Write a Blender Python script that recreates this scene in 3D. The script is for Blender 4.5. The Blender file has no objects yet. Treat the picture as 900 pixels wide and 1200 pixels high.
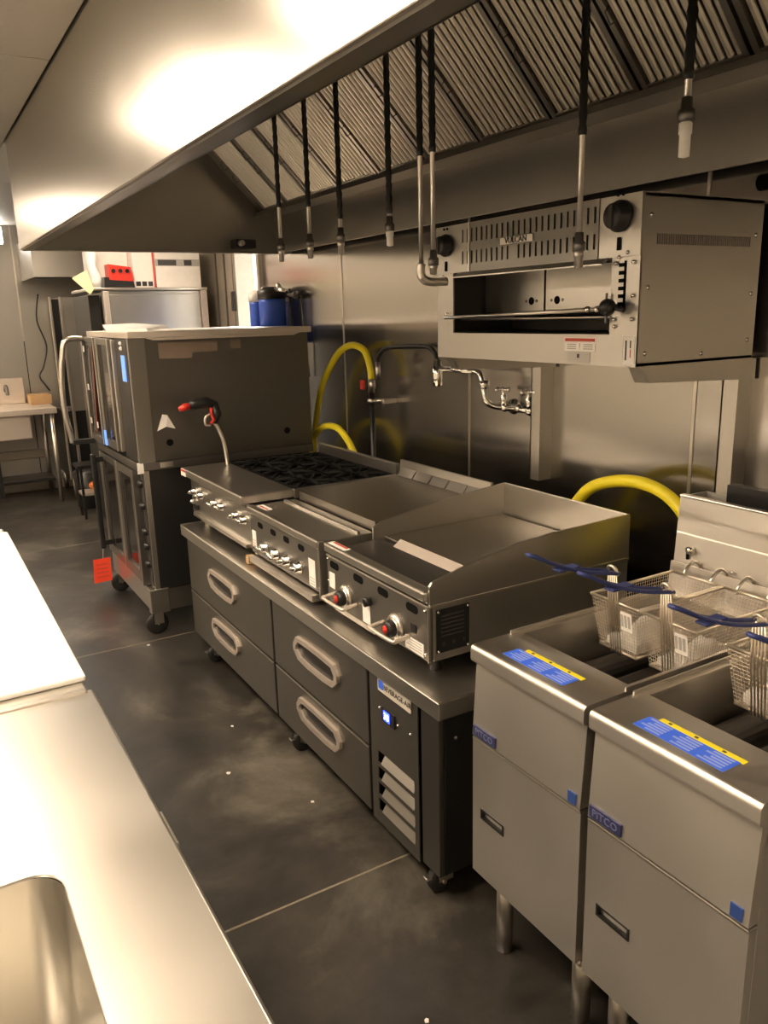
import bpy, bmesh, math, random
from mathutils import Vector, Matrix
random.seed(7)
SC = bpy.context.scene
COL = SC.collection

# ------------------------------------------------------------------ camera
def set_camera():
    f, pitch, yaw, roll, h = 930.33, 14.0089, 30.5321, -1.5358, 1.6709
    p, y, r = [math.radians(a) for a in (pitch, yaw, roll)]
    fw = Vector((math.sin(y)*math.cos(p), math.cos(y)*math.cos(p), -math.sin(p)))
    rt = Vector((math.cos(y), -math.sin(y), 0)); up = rt.cross(fw)
    rt2 = rt*math.cos(r) + up*math.sin(r); up2 = -rt*math.sin(r) + up*math.cos(r)
    cd = bpy.data.cameras.new('camera'); co = bpy.data.objects.new('camera', cd); COL.objects.link(co)
    cd.sensor_fit = 'HORIZONTAL'; cd.sensor_width = 36.0; cd.lens = 36.0*f/900.0
    cd.clip_start = .02; cd.clip_end = 60
    m = Matrix((rt2, up2, -fw)).transposed().to_4x4(); m.translation = Vector((0, 0, h))
    co.matrix_world = m
    SC.camera = co
set_camera()

# ------------------------------------------------------------------ world, exposure
W = bpy.data.worlds.new('world'); SC.world = W; W.use_nodes = True
W.node_tree.nodes['Background'].inputs[0].default_value = (1, .85, .65, 1)
W.node_tree.nodes['Background'].inputs[1].default_value = .05
vs = SC.view_settings
vs.view_transform = 'Standard'; vs.look = 'None'; vs.gamma = 1; vs.use_curve_mapping = False
vs.exposure = 1.15
SC.cycles.sample_clamp_indirect = 4.0     # keeps stray sparkles off the steel
SC.cycles.blur_glossy = 1.5
LAMP_COL = (1.0, .795, .585)
LAMP_POWER = 10.0           # radiance of a troffer diffuser
CEIL = 2.59

# ------------------------------------------------------------------ materials
def mat(name, col, rough=.5, metal=0.0, noise=None, bump=0.0, nscale=30, emit=None, estr=0, alpha=1, trans=0, spec=.5, coat=0):
    m = bpy.data.materials.new(name); m.use_nodes = True
    nt = m.node_tree; b = nt.nodes['Principled BSDF']
    b.inputs['Base Color'].default_value = (*col, 1); b.inputs['Roughness'].default_value = rough
    b.inputs['Metallic'].default_value = metal; b.inputs['Specular IOR Level'].default_value = spec
    if coat: b.inputs['Coat Weight'].default_value = coat; b.inputs['Coat Roughness'].default_value = .1
    if emit: b.inputs['Emission Color'].default_value = (*emit, 1); b.inputs['Emission Strength'].default_value = estr
    if trans: b.inputs['Transmission Weight'].default_value = trans
    tc = nt.nodes.new('ShaderNodeTexCoord'); n = nt.nodes.new('ShaderNodeTexNoise')
    n.inputs['Scale'].default_value = nscale; n.inputs['Detail'].default_value = 4
    nt.links.new(tc.outputs['Object'], n.inputs['Vector'])
    v = noise if noise is not None else .06
    mx = nt.nodes.new('ShaderNodeMix'); mx.data_type = 'RGBA'
    mx.inputs[6].default_value = (*[c*(1-v) for c in col], 1); mx.inputs[7].default_value = (*[min(1, c*(1+v)) for c in col], 1)
    nt.links.new(n.outputs[0], mx.inputs[0]); nt.links.new(mx.outputs[2], b.inputs['Base Color'])
    if bump:
        bp = nt.nodes.new('ShaderNodeBump'); bp.inputs['Strength'].default_value = bump; bp.inputs['Distance'].default_value = .004
        nt.links.new(n.outputs[0], bp.inputs['Height']); nt.links.new(bp.outputs[0], b.inputs['Normal'])
    return m

def steel(name, col=(.60, .575, .53), rough=.30, grain=(260, 3, 260), gb=0.0, smudge=.05, aniso=0.0, arot=0.0, wave=0.0, wscale=(1, 1, 1), ga=.03):
    """brushed stainless steel: fine stretched grain, broad smudges of roughness, sheet metal waviness"""
    m = bpy.data.materials.new(name); m.use_nodes = True
    nt = m.node_tree; b = nt.nodes['Principled BSDF']; L = nt.links.new
    b.inputs['Metallic'].default_value = 1; b.inputs['Base Color'].default_value = (*col, 1)
    tc = nt.nodes.new('ShaderNodeTexCoord'); mp = nt.nodes.new('ShaderNodeMapping'); mp.inputs['Scale'].default_value = grain
    L(tc.outputs['Object'], mp.inputs['Vector'])
    n1 = nt.nodes.new('ShaderNodeTexNoise'); n1.inputs['Scale'].default_value = 1; n1.inputs['Detail'].default_value = 2
    L(mp.outputs[0], n1.inputs['Vector'])
    n2 = nt.nodes.new('ShaderNodeTexNoise'); n2.inputs['Scale'].default_value = 4; n2.inputs['Detail'].default_value = 3
    L(tc.outputs['Object'], n2.inputs['Vector'])
    a = nt.nodes.new('ShaderNodeMath'); a.operation = 'MULTIPLY_ADD'; a.inputs[1].default_value = ga; a.inputs[2].default_value = rough-ga/2
    L(n1.outputs[0], a.inputs[0])
    c = nt.nodes.new('ShaderNodeMath'); c.operation = 'MULTIPLY_ADD'; c.inputs[1].default_value = smudge*2
    s = nt.nodes.new('ShaderNodeMath'); s.operation = 'SUBTRACT'; s.inputs[1].default_value = .5
    L(n2.outputs[0], s.inputs[0]); L(s.outputs[0], c.inputs[0]); L(a.outputs[0], c.inputs[2]); L(c.outputs[0], b.inputs['Roughness'])
    bp = nt.nodes.new('ShaderNodeBump'); bp.inputs['Strength'].default_value = gb; bp.inputs['Distance'].default_value = .001
    L(n1.outputs[0], bp.inputs['Height'])
    last = bp
    if wave:
        mw = nt.nodes.new('ShaderNodeMapping'); mw.inputs['Scale'].default_value = wscale
        L(tc.outputs['Object'], mw.inputs['Vector'])
        n3 = nt.nodes.new('ShaderNodeTexNoise'); n3.inputs['Scale'].default_value = 1.6; n3.inputs['Detail'].default_value = 1
        L(mw.outputs[0], n3.inputs['Vector'])
        b2 = nt.nodes.new('ShaderNodeBump'); b2.inputs['Strength'].default_value = wave; b2.inputs['Distance'].default_value = .02
        L(n3.outputs[0], b2.inputs['Height']); L(bp.outputs[0], b2.inputs['Normal']); last = b2
    L(last.outputs[0], b.inputs['Normal'])
    if aniso:
        b.inputs['Anisotropic'].default_value = aniso; b.inputs['Anisotropic Rotation'].default_value = arot
        tg = nt.nodes.new('ShaderNodeTangent'); tg.direction_type = 'RADIAL'; tg.axis = 'Z'
        L(tg.outputs[0], b.inputs['Tangent'])
    return m

def floor_material():
    m = bpy.data.materials.new('polished_concrete'); m.use_nodes = True
    nt = m.node_tree; b = nt.nodes['Principled BSDF']; L = nt.links.new
    ge = nt.nodes.new('ShaderNodeNewGeometry')
    def noise(sc, det=6, ro=.6, dist=0):
        n = nt.nodes.new('ShaderNodeTexNoise'); n.inputs['Scale'].default_value = sc; n.inputs['Detail'].default_value = det
        n.inputs['Roughness'].default_value = ro; n.inputs['Distortion'].default_value = dist
        L(ge.outputs['Position'], n.inputs['Vector']); return n
    n1 = noise(1.3, 7, .62, .6); n2 = noise(7, 6, .7); n3 = noise(60, 3)
    r = nt.nodes.new('ShaderNodeValToRGB'); e = r.color_ramp.elements
    e[0].position = .36; e[0].color = (.022, .0205, .018, 1); e[1].position = .70; e[1].color = (.165, .150, .122, 1)
    k = r.color_ramp.elements.new(.52); k.color = (.047, .043, .037, 1)
    L(n1.outputs[0], r.inputs[0])
    r2 = nt.nodes.new('ShaderNodeValToRGB'); e = r2.color_ramp.elements
    e[0].position = .3; e[0].color = (.7, .7, .7, 1); e[1].position = .75; e[1].color = (1.35, 1.33, 1.3, 1)
    L(n2.outputs[0], r2.inputs[0])
    mx = nt.nodes.new('ShaderNodeMix'); mx.data_type = 'RGBA'; mx.blend_type = 'MULTIPLY'; mx.inputs[0].default_value = 1
    L(r.outputs[0], mx.inputs[6]); L(r2.outputs[0], mx.inputs[7]); L(mx.outputs[2], b.inputs['Base Color'])
    ro = nt.nodes.new('ShaderNodeMapRange'); ro.inputs[3].default_value = .20; ro.inputs[4].default_value = .52
    L(n2.outputs[0], ro.inputs[0]); L(ro.outputs[0], b.inputs['Roughness'])
    bp = nt.nodes.new('ShaderNodeBump'); bp.inputs['Strength'].default_value = .06; bp.inputs['Distance'].default_value = .003
    L(n3.outputs[0], bp.inputs['Height']); L(bp.outputs[0], b.inputs['Normal'])
    return m

M = {}
M['steel'] = steel('stainless_steel', rough=.335)
M['steel_v'] = steel('stainless_vertical_grain', grain=(200, 200, 4), rough=.335)
M['wall_steel'] = steel('wall_panel_steel', col=(.50, .48, .45), grain=(300, 300, 2), rough=.20, aniso=.7, wave=.035, wscale=(1, .3, 1.4), smudge=.03, ga=.02)
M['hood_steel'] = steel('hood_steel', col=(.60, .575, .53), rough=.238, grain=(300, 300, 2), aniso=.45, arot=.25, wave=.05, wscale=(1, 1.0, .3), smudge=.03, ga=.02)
M['hood_inner'] = steel('hood_shaded_steel', col=(.33, .315, .285), rough=.33, grain=(200, 200, 4), smudge=.03)  # darker copy of the hood steel, shade under the hood put into colour
M['table_steel'] = steel('worktop_steel', col=(.66, .635, .58), rough=.335, grain=(200, 4, 200), smudge=.07)
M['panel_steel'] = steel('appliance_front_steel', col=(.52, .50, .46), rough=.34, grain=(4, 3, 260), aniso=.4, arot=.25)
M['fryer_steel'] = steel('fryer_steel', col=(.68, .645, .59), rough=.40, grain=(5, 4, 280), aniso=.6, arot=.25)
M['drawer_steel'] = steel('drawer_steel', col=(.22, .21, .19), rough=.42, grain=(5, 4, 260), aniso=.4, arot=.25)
M['oven_side'] = steel('oven_side_dark_reflection', col=(.17, .16, .14), rough=.42, grain=(200, 200, 4))  # steel darkened so its colour holds the dark reflections on the oven side
M['louvre_steel'] = steel('louvre_steel', col=(.55, .52, .47), rough=.45)
M['dark_steel'] = steel('dark_steel', col=(.20, .19, .18), rough=.42)
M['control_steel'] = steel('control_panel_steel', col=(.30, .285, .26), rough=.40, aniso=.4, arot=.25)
M['torn'] = mat('torn_label_paper', (.20, .15, .11), .7)
M['filter_steel'] = steel('filter_steel', col=(.74, .70, .61), rough=.46, grain=(40, 40, 40))
M['griddle_plate'] = steel('griddle_plate', col=(.42, .39, .34), rough=.35, grain=(6, 200, 6), smudge=.08)
M['chrome'] = mat('chrome', (.80, .78, .74), .10, 1.0, .02)
M['satin'] = mat('satin_metal', (.70, .66, .60), .30, 1.0, .04)
M['light_metal'] = mat('pale_cast_metal', (.74, .66, .58), .42, .75, .05)
M['wire'] = mat('nickel_wire', (.80, .72, .60), .34, 1.0, .05)
M['black'] = mat('black_plastic', (.012, .012, .012), .38)
M['black_matte'] = mat('black_cavity', (.005, .005, .005), .85, spec=.1)
M['black_side'] = mat('black_coated_side', (.016, .0155, .015), .34)
M['cast_iron'] = mat('cast_iron', (.008, .0077, .0072), .8, 0, .3, .3, 120, spec=.12)
M['rubber'] = mat('rubber', (.018, .017, .016), .6)
M['white'] = mat('white_paper', (.90, .87, .82), .6)
M['board'] = mat('white_cutting_board', (.92, .91, .88), .45, 0, .02)
M['white_plastic'] = mat('white_plastic_wrap', (.85, .84, .80), .35, 0, .1, .4, 30)
M['grey_label'] = mat('grey_label', (.46, .44, .41), .5)
M['yellow'] = mat('yellow_hose_coating', (.95, .80, .03), .42)
M['yellow_tape'] = mat('yellow_label', (.95, .80, .03), .5)
M['blue_label'] = mat('blue_label', (.05, .16, .90), .5)
M['pale_blue'] = mat('pale_blue_print', (.30, .40, .90), .5)
M['pale_yellow'] = mat('pale_yellow_paper', (.88, .80, .45), .6)
M['plate_label'] = mat('pale_plate', (.60, .56, .48), .4)
M['badge'] = mat('navy_badge', (.03, .035, .10), .4)
M['badge_print'] = mat('badge_print', (.16, .17, .30), .4)
M['blue_sq'] = mat('blue_sticker', (.03, .07, .26), .5)
M['blue_grip'] = mat('blue_vinyl', (.025, .04, .17), .42)
M['blue_filter'] = mat('blue_canister', (.03, .10, .55), .3)
M['red'] = mat('red_plastic', (.62, .035, .02), .4)
M['red_tag'] = mat('red_tag', (.92, .07, .025), .55)
M['dark_print'] = mat('dark_print', (.05, .045, .04), .6)
M['red_print'] = mat('red_print', (.55, .08, .05), .6)
M['glass_dark'] = mat('oven_glass', (.012, .010, .009), .10, 0, .02, spec=.25)
M['maroon'] = mat('maroon_reflection', (.13, .022, .015), .35)  # colour of the reddish reflection in the oven window
M['rack'] = mat('oven_liner', (.05, .045, .04), .5)
M['wall_paint'] = mat('beige_wall_paint', (.72, .68, .60), .7)
M['far_wall'] = steel('far_wall_steel', col=(.48, .46, .42), rough=.42, grain=(3, 200, 200))
M['white_wall'] = mat('white_wall_paint', (.8, .8, .78), .8)
M['ceil'] = mat('ceiling_panel', (.38, .35, .30), .55, 0, .05)
M['joint'] = mat('floor_joint_sealant', (.24, .21, .155), .8, 0, .3, 0, 60)
M['floor'] = floor_material()
M['trim'] = mat('trim_metal', (.40, .36, .30), .4, .6)
M['wood'] = mat('wood', (.45, .29, .14), .6)
M['diffuser'] = mat('lamp_diffuser', (.9, .9, .9), .5, emit=LAMP_COL, estr=LAMP_POWER)
M['lamp_store'] = mat('lamp_store', (.9, .9, .9), .5, emit=(1, .97, .92), estr=140)
M['lamp_day'] = mat('lamp_cool', (.9, .9, .9), .5, emit=(1, .95, .88), estr=22)
M['led'] = mat('led_blue', (.01, .02, .2), .4, emit=(.03, .06, 1.0), estr=3.0)
M['led_digit'] = mat('led_digit', (.2, .3, .9), .4, emit=(.35, .5, 1.0), estr=4.0)
M['led_pale'] = mat('led_pale', (.1, .2, .5), .4, emit=(.2, .42, 1.0), estr=.45)
M['orange'] = mat('orange_plastic', (.75, .22, .05), .5)

# ------------------------------------------------------------------ mesh builder
ORG = {}
def world_of(o):
    v = Vector((0, 0, 0))
    while o is not None:
        v += o.location; o = o.parent
    return v

class MB:
    def __init__(s): s.bm = bmesh.new()
    def face(s, pts, smooth=False):
        f = s.bm.faces.new([s.bm.verts.new(p) for p in pts]); f.smooth = smooth; return f
    def box(s, x0, x1, y0, y1, z0, z1, bev=0.0, seg=2):
        x0, x1 = sorted((x0, x1)); y0, y1 = sorted((y0, y1)); z0, z1 = sorted((z0, z1))
        v = [s.bm.verts.new((x, y, z)) for x in (x0, x1) for y in (y0, y1) for z in (z0, z1)]
        fs = [s.bm.faces.new([v[i] for i in q]) for q in ((0, 1, 3, 2), (4, 6, 7, 5), (0, 4, 5, 1), (2, 3, 7, 6), (0, 2, 6, 4), (1, 5, 7, 3))]
        if bev:
            bev = min(bev, .45*min(x1-x0, y1-y0, z1-z0))
            es = {e for f in fs for e in f.edges}
            bmesh.ops.bevel(s.bm, geom=list(es), offset=bev, segments=seg, affect='EDGES', profile=.5)
        return s
    def prism(s, pts, vec, smooth=False):
        vec = Vector(vec); a = [s.bm.verts.new(p) for p in pts]; b = [s.bm.verts.new(Vector(p)+vec) for p in pts]
        n = len(pts)
        s.bm.faces.new(a); s.bm.faces.new(list(reversed(b)))
        for i in range(n):
            f = s.bm.faces.new((a[i], b[i], b[(i+1) % n], a[(i+1) % n])); f.smooth = smooth
        return s
    def ring(s, outer, inner, vec):
        vec = Vector(vec); n = len(outer)
        A = [s.bm.verts.new(p) for p in outer]; B = [s.bm.verts.new(p) for p in inner]
        A2 = [s.bm.verts.new(Vector(p)+vec) for p in outer]; B2 = [s.bm.verts.new(Vector(p)+vec) for p in inner]
        for i in range(n):
            j = (i+1) % n
            for q in ((A[i], A[j], B[j], B[i]), (A2[i], B2[i], B2[j], A2[j]), (A[i], A2[i], A2[j], A[j]), (B[i], B[j], B2[j], B2[i])):
                s.bm.faces.new(q)
        return s
    def tube(s, pts, r, n=8, closed=False, caps=True, smooth=True, rr=None):
        pts = [Vector(p) for p in pts]; N = len(pts); rings = []; nrm = None
        for i, p in enumerate(pts):
            if closed: t = (pts[(i+1) % N]-pts[i-1])
            else: t = pts[min(i+1, N-1)]-pts[max(i-1, 0)]
            t.normalize()
            if nrm is None:
                nrm = t.orthogonal().normalized()
            nrm = (nrm - t*nrm.dot(t))
            if nrm.length < 1e-6: nrm = t.orthogonal()
            nrm.normalize(); bi = t.cross(nrm)
            q = rr[i] if rr else r
            rings.append([s.bm.verts.new(p + (nrm*math.cos(a)+bi*math.sin(a))*q) for a in [2*math.pi*k/n for k in range(n)]])
        for i in range(N if closed else N-1):
            a, b = rings[i], rings[(i+1) % N]
            for k in range(n):
                f = s.bm.faces.new((a[k], a[(k+1) % n], b[(k+1) % n], b[k])); f.smooth = smooth
        if caps and not closed:
            s.bm.faces.new(list(reversed(rings[0]))); s.bm.faces.new(rings[-1])
        return s
    def cyl(s, p0, p1, r, r2=None, n=16):
        return s.tube([p0, p1], r, n, rr=[r, r if r2 is None else r2])
    def lathe(s, prof, base, axis, n=20):
        base = Vector(base); ax = Vector(axis).normalized()
        return s.tube([base+ax*(h+i*1e-6) for i, (r, h) in enumerate(prof)], 1, n, rr=[max(r, 1e-4) for r, h in prof], smooth=True)
    def ball(s, c, r, n=10, sc=(1, 1, 1)):
        m = Matrix.Translation(c) @ Matrix.Diagonal((*[r*k for k in sc], 1))
        g = bmesh.ops.create_uvsphere(s.bm, u_segments=n, v_segments=max(6, n//2+2), radius=1, matrix=m)
        for v in g['verts']:
            for f in v.link_faces: f.smooth = True
        return s
    def holed(s, ax, p, th, u0, u1, v0, v1, rows):
        """flat sheet with rectangular holes; rows = [(v0, v1, [(u0, u1), ...])]"""
        def bx(a, b, c, d):
            if b-a < 1e-6 or d-c < 1e-6: return
            if ax == 'x': s.box(p, p+th, a, b, c, d)
            elif ax == 'y': s.box(a, b, p, p+th, c, d)
            else: s.box(a, b, c, d, p, p+th)
        v = v0
        for (r0, r1, hs) in sorted(rows):
            bx(u0, u1, v, r0); u = u0
            for (a, b) in sorted(hs):
                bx(u, a, r0, r1); u = b
            bx(u, u1, r0, r1); v = r1
        bx(u0, u1, v, v1)
        return s
    def build(s, name, m, parent=None, origin=None):
        bm = s.bm
        bmesh.ops.recalc_face_normals(bm, faces=bm.faces)
        if parent is not None: off = world_of(parent)
        elif origin is not None: off = Vector(origin)
        else:
            cs = [v.co for v in bm.verts]
            off = Vector(((min(c.x for c in cs)+max(c.x for c in cs))/2, (min(c.y for c in cs)+max(c.y for c in cs))/2, min(c.z for c in cs)))
        bmesh.ops.translate(bm, verts=bm.verts, vec=-off)
        me = bpy.data.meshes.new(name); bm.to_mesh(me); bm.free()
        me.materials.append(m if not isinstance(m, str) else M[m])
        o = bpy.data.objects.new(name, me); COL.objects.link(o)
        if parent is not None: o.parent = parent
        else: o.location = off
        return o

def part(name, parent, m, fn=None, box=None, bev=.002, label=None):
    mb = MB()
    if box: mb.box(*box, bev)
    if fn: fn(mb)
    o = mb.build(name, m, parent)
    if label: o['label'] = label
    return o
def tag(o, label, cat, group=None):
    o['label'] = label; o['category'] = cat
    if group: o['group'] = group
    return o
def thing(name, label, cat, loc, group=None):
    o = bpy.data.objects.new(name, None); COL.objects.link(o); o.location = loc; o.empty_display_size = .05
    return tag(o, label, cat, group)
def struct(name, m, box=None, fn=None, parent=None):
    mb = MB()
    if box: mb.box(*box)
    if fn: fn(mb)
    o = mb.build(name, m, parent, origin=(0, 0, 0) if parent is None else None)
    if parent is None: o['kind'] = 'structure'
    return o
def copy_tree(o, dloc, label=None, parent=None):
    c = o.copy(); COL.objects.link(c)
    if parent is not None: c.parent = parent
    else: c.location = o.location + Vector(dloc)
    if label: c['label'] = label
    for ch in list(o.children): copy_tree(ch, None, None, c)
    return c
def smooth_path(P, k=6):
    P = [Vector(p) for p in P]; out = []
    for i in range(len(P)-1):
        p0, p1, p2, p3 = P[max(i-1, 0)], P[i], P[i+1], P[min(i+2, len(P)-1)]
        for j in range(k):
            t = j/k
            out.append(.5*((2*p1)+(-p0+p2)*t+(2*p0-5*p1+4*p2-p3)*t*t+(-p0+3*p1-3*p2+p3)*t**3))
    out.append(P[-1]); return out
def text(name, s, size, loc, X, Y, m, parent, ext=.0008, align='CENTER'):
    cu = bpy.data.curves.new(name, 'FONT'); cu.body = s; cu.size = size; cu.extrude = ext; cu.align_x = align; cu.align_y = 'CENTER'
    cu.resolution_u = 2
    tmp = bpy.data.objects.new(name, cu); COL.objects.link(tmp)
    dg = bpy.context.evaluated_depsgraph_get()
    me = bpy.data.meshes.new_from_object(tmp.evaluated_get(dg))
    bpy.data.objects.remove(tmp)
    X = Vector(X); Y = Vector(Y); Z = X.cross(Y)
    R = Matrix((X, Y, Z)).transposed().to_4x4(); R.translation = Vector(loc) - world_of(parent)
    me.transform(R); me.materials.clear(); me.materials.append(M[m])
    o = bpy.data.objects.new(name, me); COL.objects.link(o); o.parent = parent
    return o
FX, FY = (0, -1, 0), (0, 0, 1)        # lettering on a face that looks towards -x
TX, TY = (0, -1, 0), (1, 0, 0)        # lettering on a top read from the aisle

# ================================================================== the room
fl = struct('floor', 'joint', (-3.2, 4.2, -2.2, 8.9, -.05, -.0008))
for a, b in ((-2.2, 1.858), (1.866, 4.064), (4.072, 6.3), (6.308, 8.9)):
    part('slab', fl, 'floor', box=(-3.2, 4.2, a, b, -.03, 0), bev=.001)

wr = struct('wall_right', 'black_matte', fn=lambda b: (b.box(2.204, 2.30, -2.2, 5.30, 0, CEIL+.1), b.box(2.204, 2.30, 5.72, 8.9, 0, CEIL+.1), b.box(2.204, 2.30, 5.30, 5.72, 2.20, CEIL+.1)))
ys = [-2.2, -1.94, -.72, .50, 1.715, 2.935, 4.13, 5.30]
for a, b in zip(ys[:-1], ys[1:]):
    part('wall_panel', wr, 'wall_steel', box=(2.200, 2.204, a+.003, b-.003, 0.0, CEIL), bev=.0008)
for y in ys[1:-1]:
    part('seam_strip', wr, 'satin', box=(2.1965, 2.2, y-.006, y+.006, .1, CEIL), bev=.001)
part('wall_panel', wr, 'trim', box=(2.19, 2.204, 5.74, 8.78, 0, CEIL), bev=.002)
for y in (5.80, 5.98, 6.16):
    part('seam_strip', wr, 'dark_steel', box=(2.18, 2.19, y-.008, y+.008, 0, CEIL), bev=.001)
dr = struct('door_1', 'trim', fn=lambda b: (b.box(2.17, 2.31, 5.27, 5.31, 0, 2.22), b.box(2.17, 2.31, 5.71, 5.76, 0, 2.22), b.box(2.17, 2.31, 5.27, 5.76, 2.18, 2.24)))
part('latch_plate', dr, 'black', box=(2.150, 2.172, 5.745, 5.79, 1.72, 1.86), bev=.004)
struct('wall_store', 'white_wall', fn=lambda b: (b.box(4.1, 4.2, 4.6, 8.9, 0, CEIL), b.box(2.3, 4.2, 4.55, 4.65, 0, CEIL)))
sl = thing('ceiling_light', 'cool white ceiling lamp in the bright room beyond the far doorway', 'ceiling light', (3.1, 6.6, CEIL))
part('diffuser', sl, 'lamp_store', box=(2.7, 3.5, 6.0, 7.6, CEIL-.03, CEIL-.01))
part('frame', sl, 'white_wall', fn=lambda b: b.holed('z', CEIL-.012, .012, 2.66, 3.54, 5.96, 7.64, [(6.01, 7.59, [(2.71, 3.49)])]))

wf = struct('wall_far', 'black_matte', (-3.2, 4.2, 8.79, 8.9, 0, CEIL+.5))
for a, b in ((-3.2, -1.5), (-1.5, -.2), (-.2, 1.07), (1.07, 2.3), (2.3, 4.2)):
    part('wall_panel', wf, 'far_wall', box=(a+.004, b-.004, 8.775, 8.79, 0, CEIL), bev=.001)
part('seam_strip', wf, 'satin', box=(1.063, 1.077, 8.769, 8.776, 1.5, CEIL), bev=.001)
struct('baseboard_far', 'trim', fn=lambda b: b.box(-3.2, 2.2, 8.70, 8.775, 0, .12, .01))
struct('trim_1', 'trim', fn=lambda b: b.box(-3.2, 2.2, 8.745, 8.775, .33, .42, .006))
struct('wall_left', 'wall_paint', (-3.3, -3.2, -2.2, 8.9, 0, CEIL))
struct('wall_back', 'wall_paint', (-3.2, 4.2, -2.3, -2.2, 0, CEIL))
# ceiling: the hood breaks through it, so it stops at the hood
ce = struct('ceiling', 'black_matte', fn=lambda b: (b.box(-3.2, .618, -2.2, 8.9, CEIL+.02, CEIL+.1), b.box(.618, 4.2, 4.86, 8.9, CEIL+.02, CEIL+.1)))
TROFFERS = [(-.6, .06, 1.1, 2.5), (-.55, .06, 3.15, 4.2), (.85, 1.45, 5.15, 5.75), (-.6, -.02, 7.0, 8.1), (-2.4, -1.8, -.9, .3), (-2.4, -1.8, 2.0, 3.2), (-2.4, -1.8, 4.6, 5.8), (-2.4, -1.8, 7.0, 8.2), (.6, 1.8, -1.7, -1.1)]  # aisle lamps follow hood reflections; past hood end, left and rear added for brightness
def ceil_panel(x0, x1, y0, y1): part('ceiling_panel', ce, 'ceil', box=(x0+.003, x1-.003, y0+.003, y1-.003, CEIL, CEIL+.02), bev=.001)
gx = [-3.2, -2.0, -.8, .618]; gy = [-2.2, -.8, .7, 2.0, 3.33, 4.86, 6.2, 7.5, 8.9]
for a, b in zip(gx[:-1], gx[1:]):
    for c, d in zip(gy[:-1], gy[1:]): ceil_panel(a, b, c, d)
for a, b in ((.618, 2.2), (2.2, 4.2)):
    for c, d in ((4.86, 6.2), (6.2, 7.5), (7.5, 8.9)): ceil_panel(a, b, c, d)
for i, (x0, x1, y0, y1) in enumerate(TROFFERS):
    t = thing('ceiling_light', 'warm rectangular ceiling lamp out of the picture, in a set with added fill lamps', 'ceiling light', ((x0+x1)/2, (y0+y1)/2, CEIL), 'ceiling lamps over the aisle')
    part('diffuser', t, 'diffuser', box=(x0, x1, y0, y1, CEIL-.018, CEIL-.006), bev=.002)
    part('frame', t, 'white_wall', fn=lambda b: b.holed('z', CEIL-.022, .022, x0-.03, x1+.03, y0-.03, y1+.03, [(y0, y1, [(x0, x1)])]))
wl = thing('wall_light', 'glowing white light box high on the far wall beside the hood corner', 'wall light', (.78, 8.775, 2.42))
part('housing', wl, 'white_wall', box=(.55, 1.0, 8.74, 8.775, 2.41, 2.58))
part('lens', wl, 'lamp_day', box=(.56, .99, 8.732, 8.74, 2.425, 2.555))

# ================================================================== exhaust hood
HX, HB, HT, HY0, HY1 = .622, 2.051, 2.60, -.6, 4.80
hood = thing('exhaust_hood', 'long stainless steel exhaust hood over the cooking line', 'hood', (1.4, 2.1, HB))
part('front_panel', hood, 'hood_steel', box=(HX, HX+.012, HY0, HY1, HB, HT), bev=.003)
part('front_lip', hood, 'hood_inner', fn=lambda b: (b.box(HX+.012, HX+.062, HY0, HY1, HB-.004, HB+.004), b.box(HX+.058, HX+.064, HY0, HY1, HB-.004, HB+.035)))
part('end_panel', hood, 'hood_inner', fn=lambda b: b.box(HX+.012, 2.2, HY1-.012, HY1, HB, 2.72), label='far end panel with shade in its colour')
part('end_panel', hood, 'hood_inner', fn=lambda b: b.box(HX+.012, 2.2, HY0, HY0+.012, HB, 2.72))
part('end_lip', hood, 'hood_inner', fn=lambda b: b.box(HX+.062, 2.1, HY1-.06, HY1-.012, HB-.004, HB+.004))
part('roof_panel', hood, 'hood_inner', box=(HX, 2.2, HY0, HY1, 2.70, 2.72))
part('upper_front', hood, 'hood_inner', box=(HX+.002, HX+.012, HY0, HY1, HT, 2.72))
part('plenum_panel', hood, 'hood_inner', fn=lambda b: b.prism([(2.086, HY0+.012, 2.282), (2.10, HY0+.012, HB), (2.115, HY0+.012, HB), (2.101, HY0+.012, 2.282)], (0, HY1-HY0-.024, 0)))
part('filter_rail', hood, 'hood_inner', fn=lambda b: b.prism([(1.96, HY0+.012, 2.262), (2.101, HY0+.012, 2.262), (2.101, HY0+.012, 2.282), (1.96, HY0+.012, 2.282)], (0, HY1-HY0-.024, 0)))
part('filter_rail', hood, 'hood_inner', fn=lambda b: b.prism([(1.585, HY0+.012, 2.68), (1.65, HY0+.012, 2.68), (1.65, HY0+.012, 2.70), (1.585, HY0+.012, 2.70)], (0, HY1-HY0-.024, 0)))
part('end_filler', hood, 'hood_inner', fn=lambda b: b.prism([(2.01, 4.655, 2.285), (1.61, 4.655, 2.685), (1.63, 4.655, 2.70), (2.03, 4.655, 2.30)], (0, .13, 0)))
part('sensor_box', hood, 'black', box=(1.80, 1.93, 4.70, 4.788, 2.075, 2.125), bev=.004)
part('sensor_knob', hood, 'satin', fn=lambda b: b.cyl((1.83, 4.70, 2.10), (1.83, 4.665, 2.10), .016))

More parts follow.
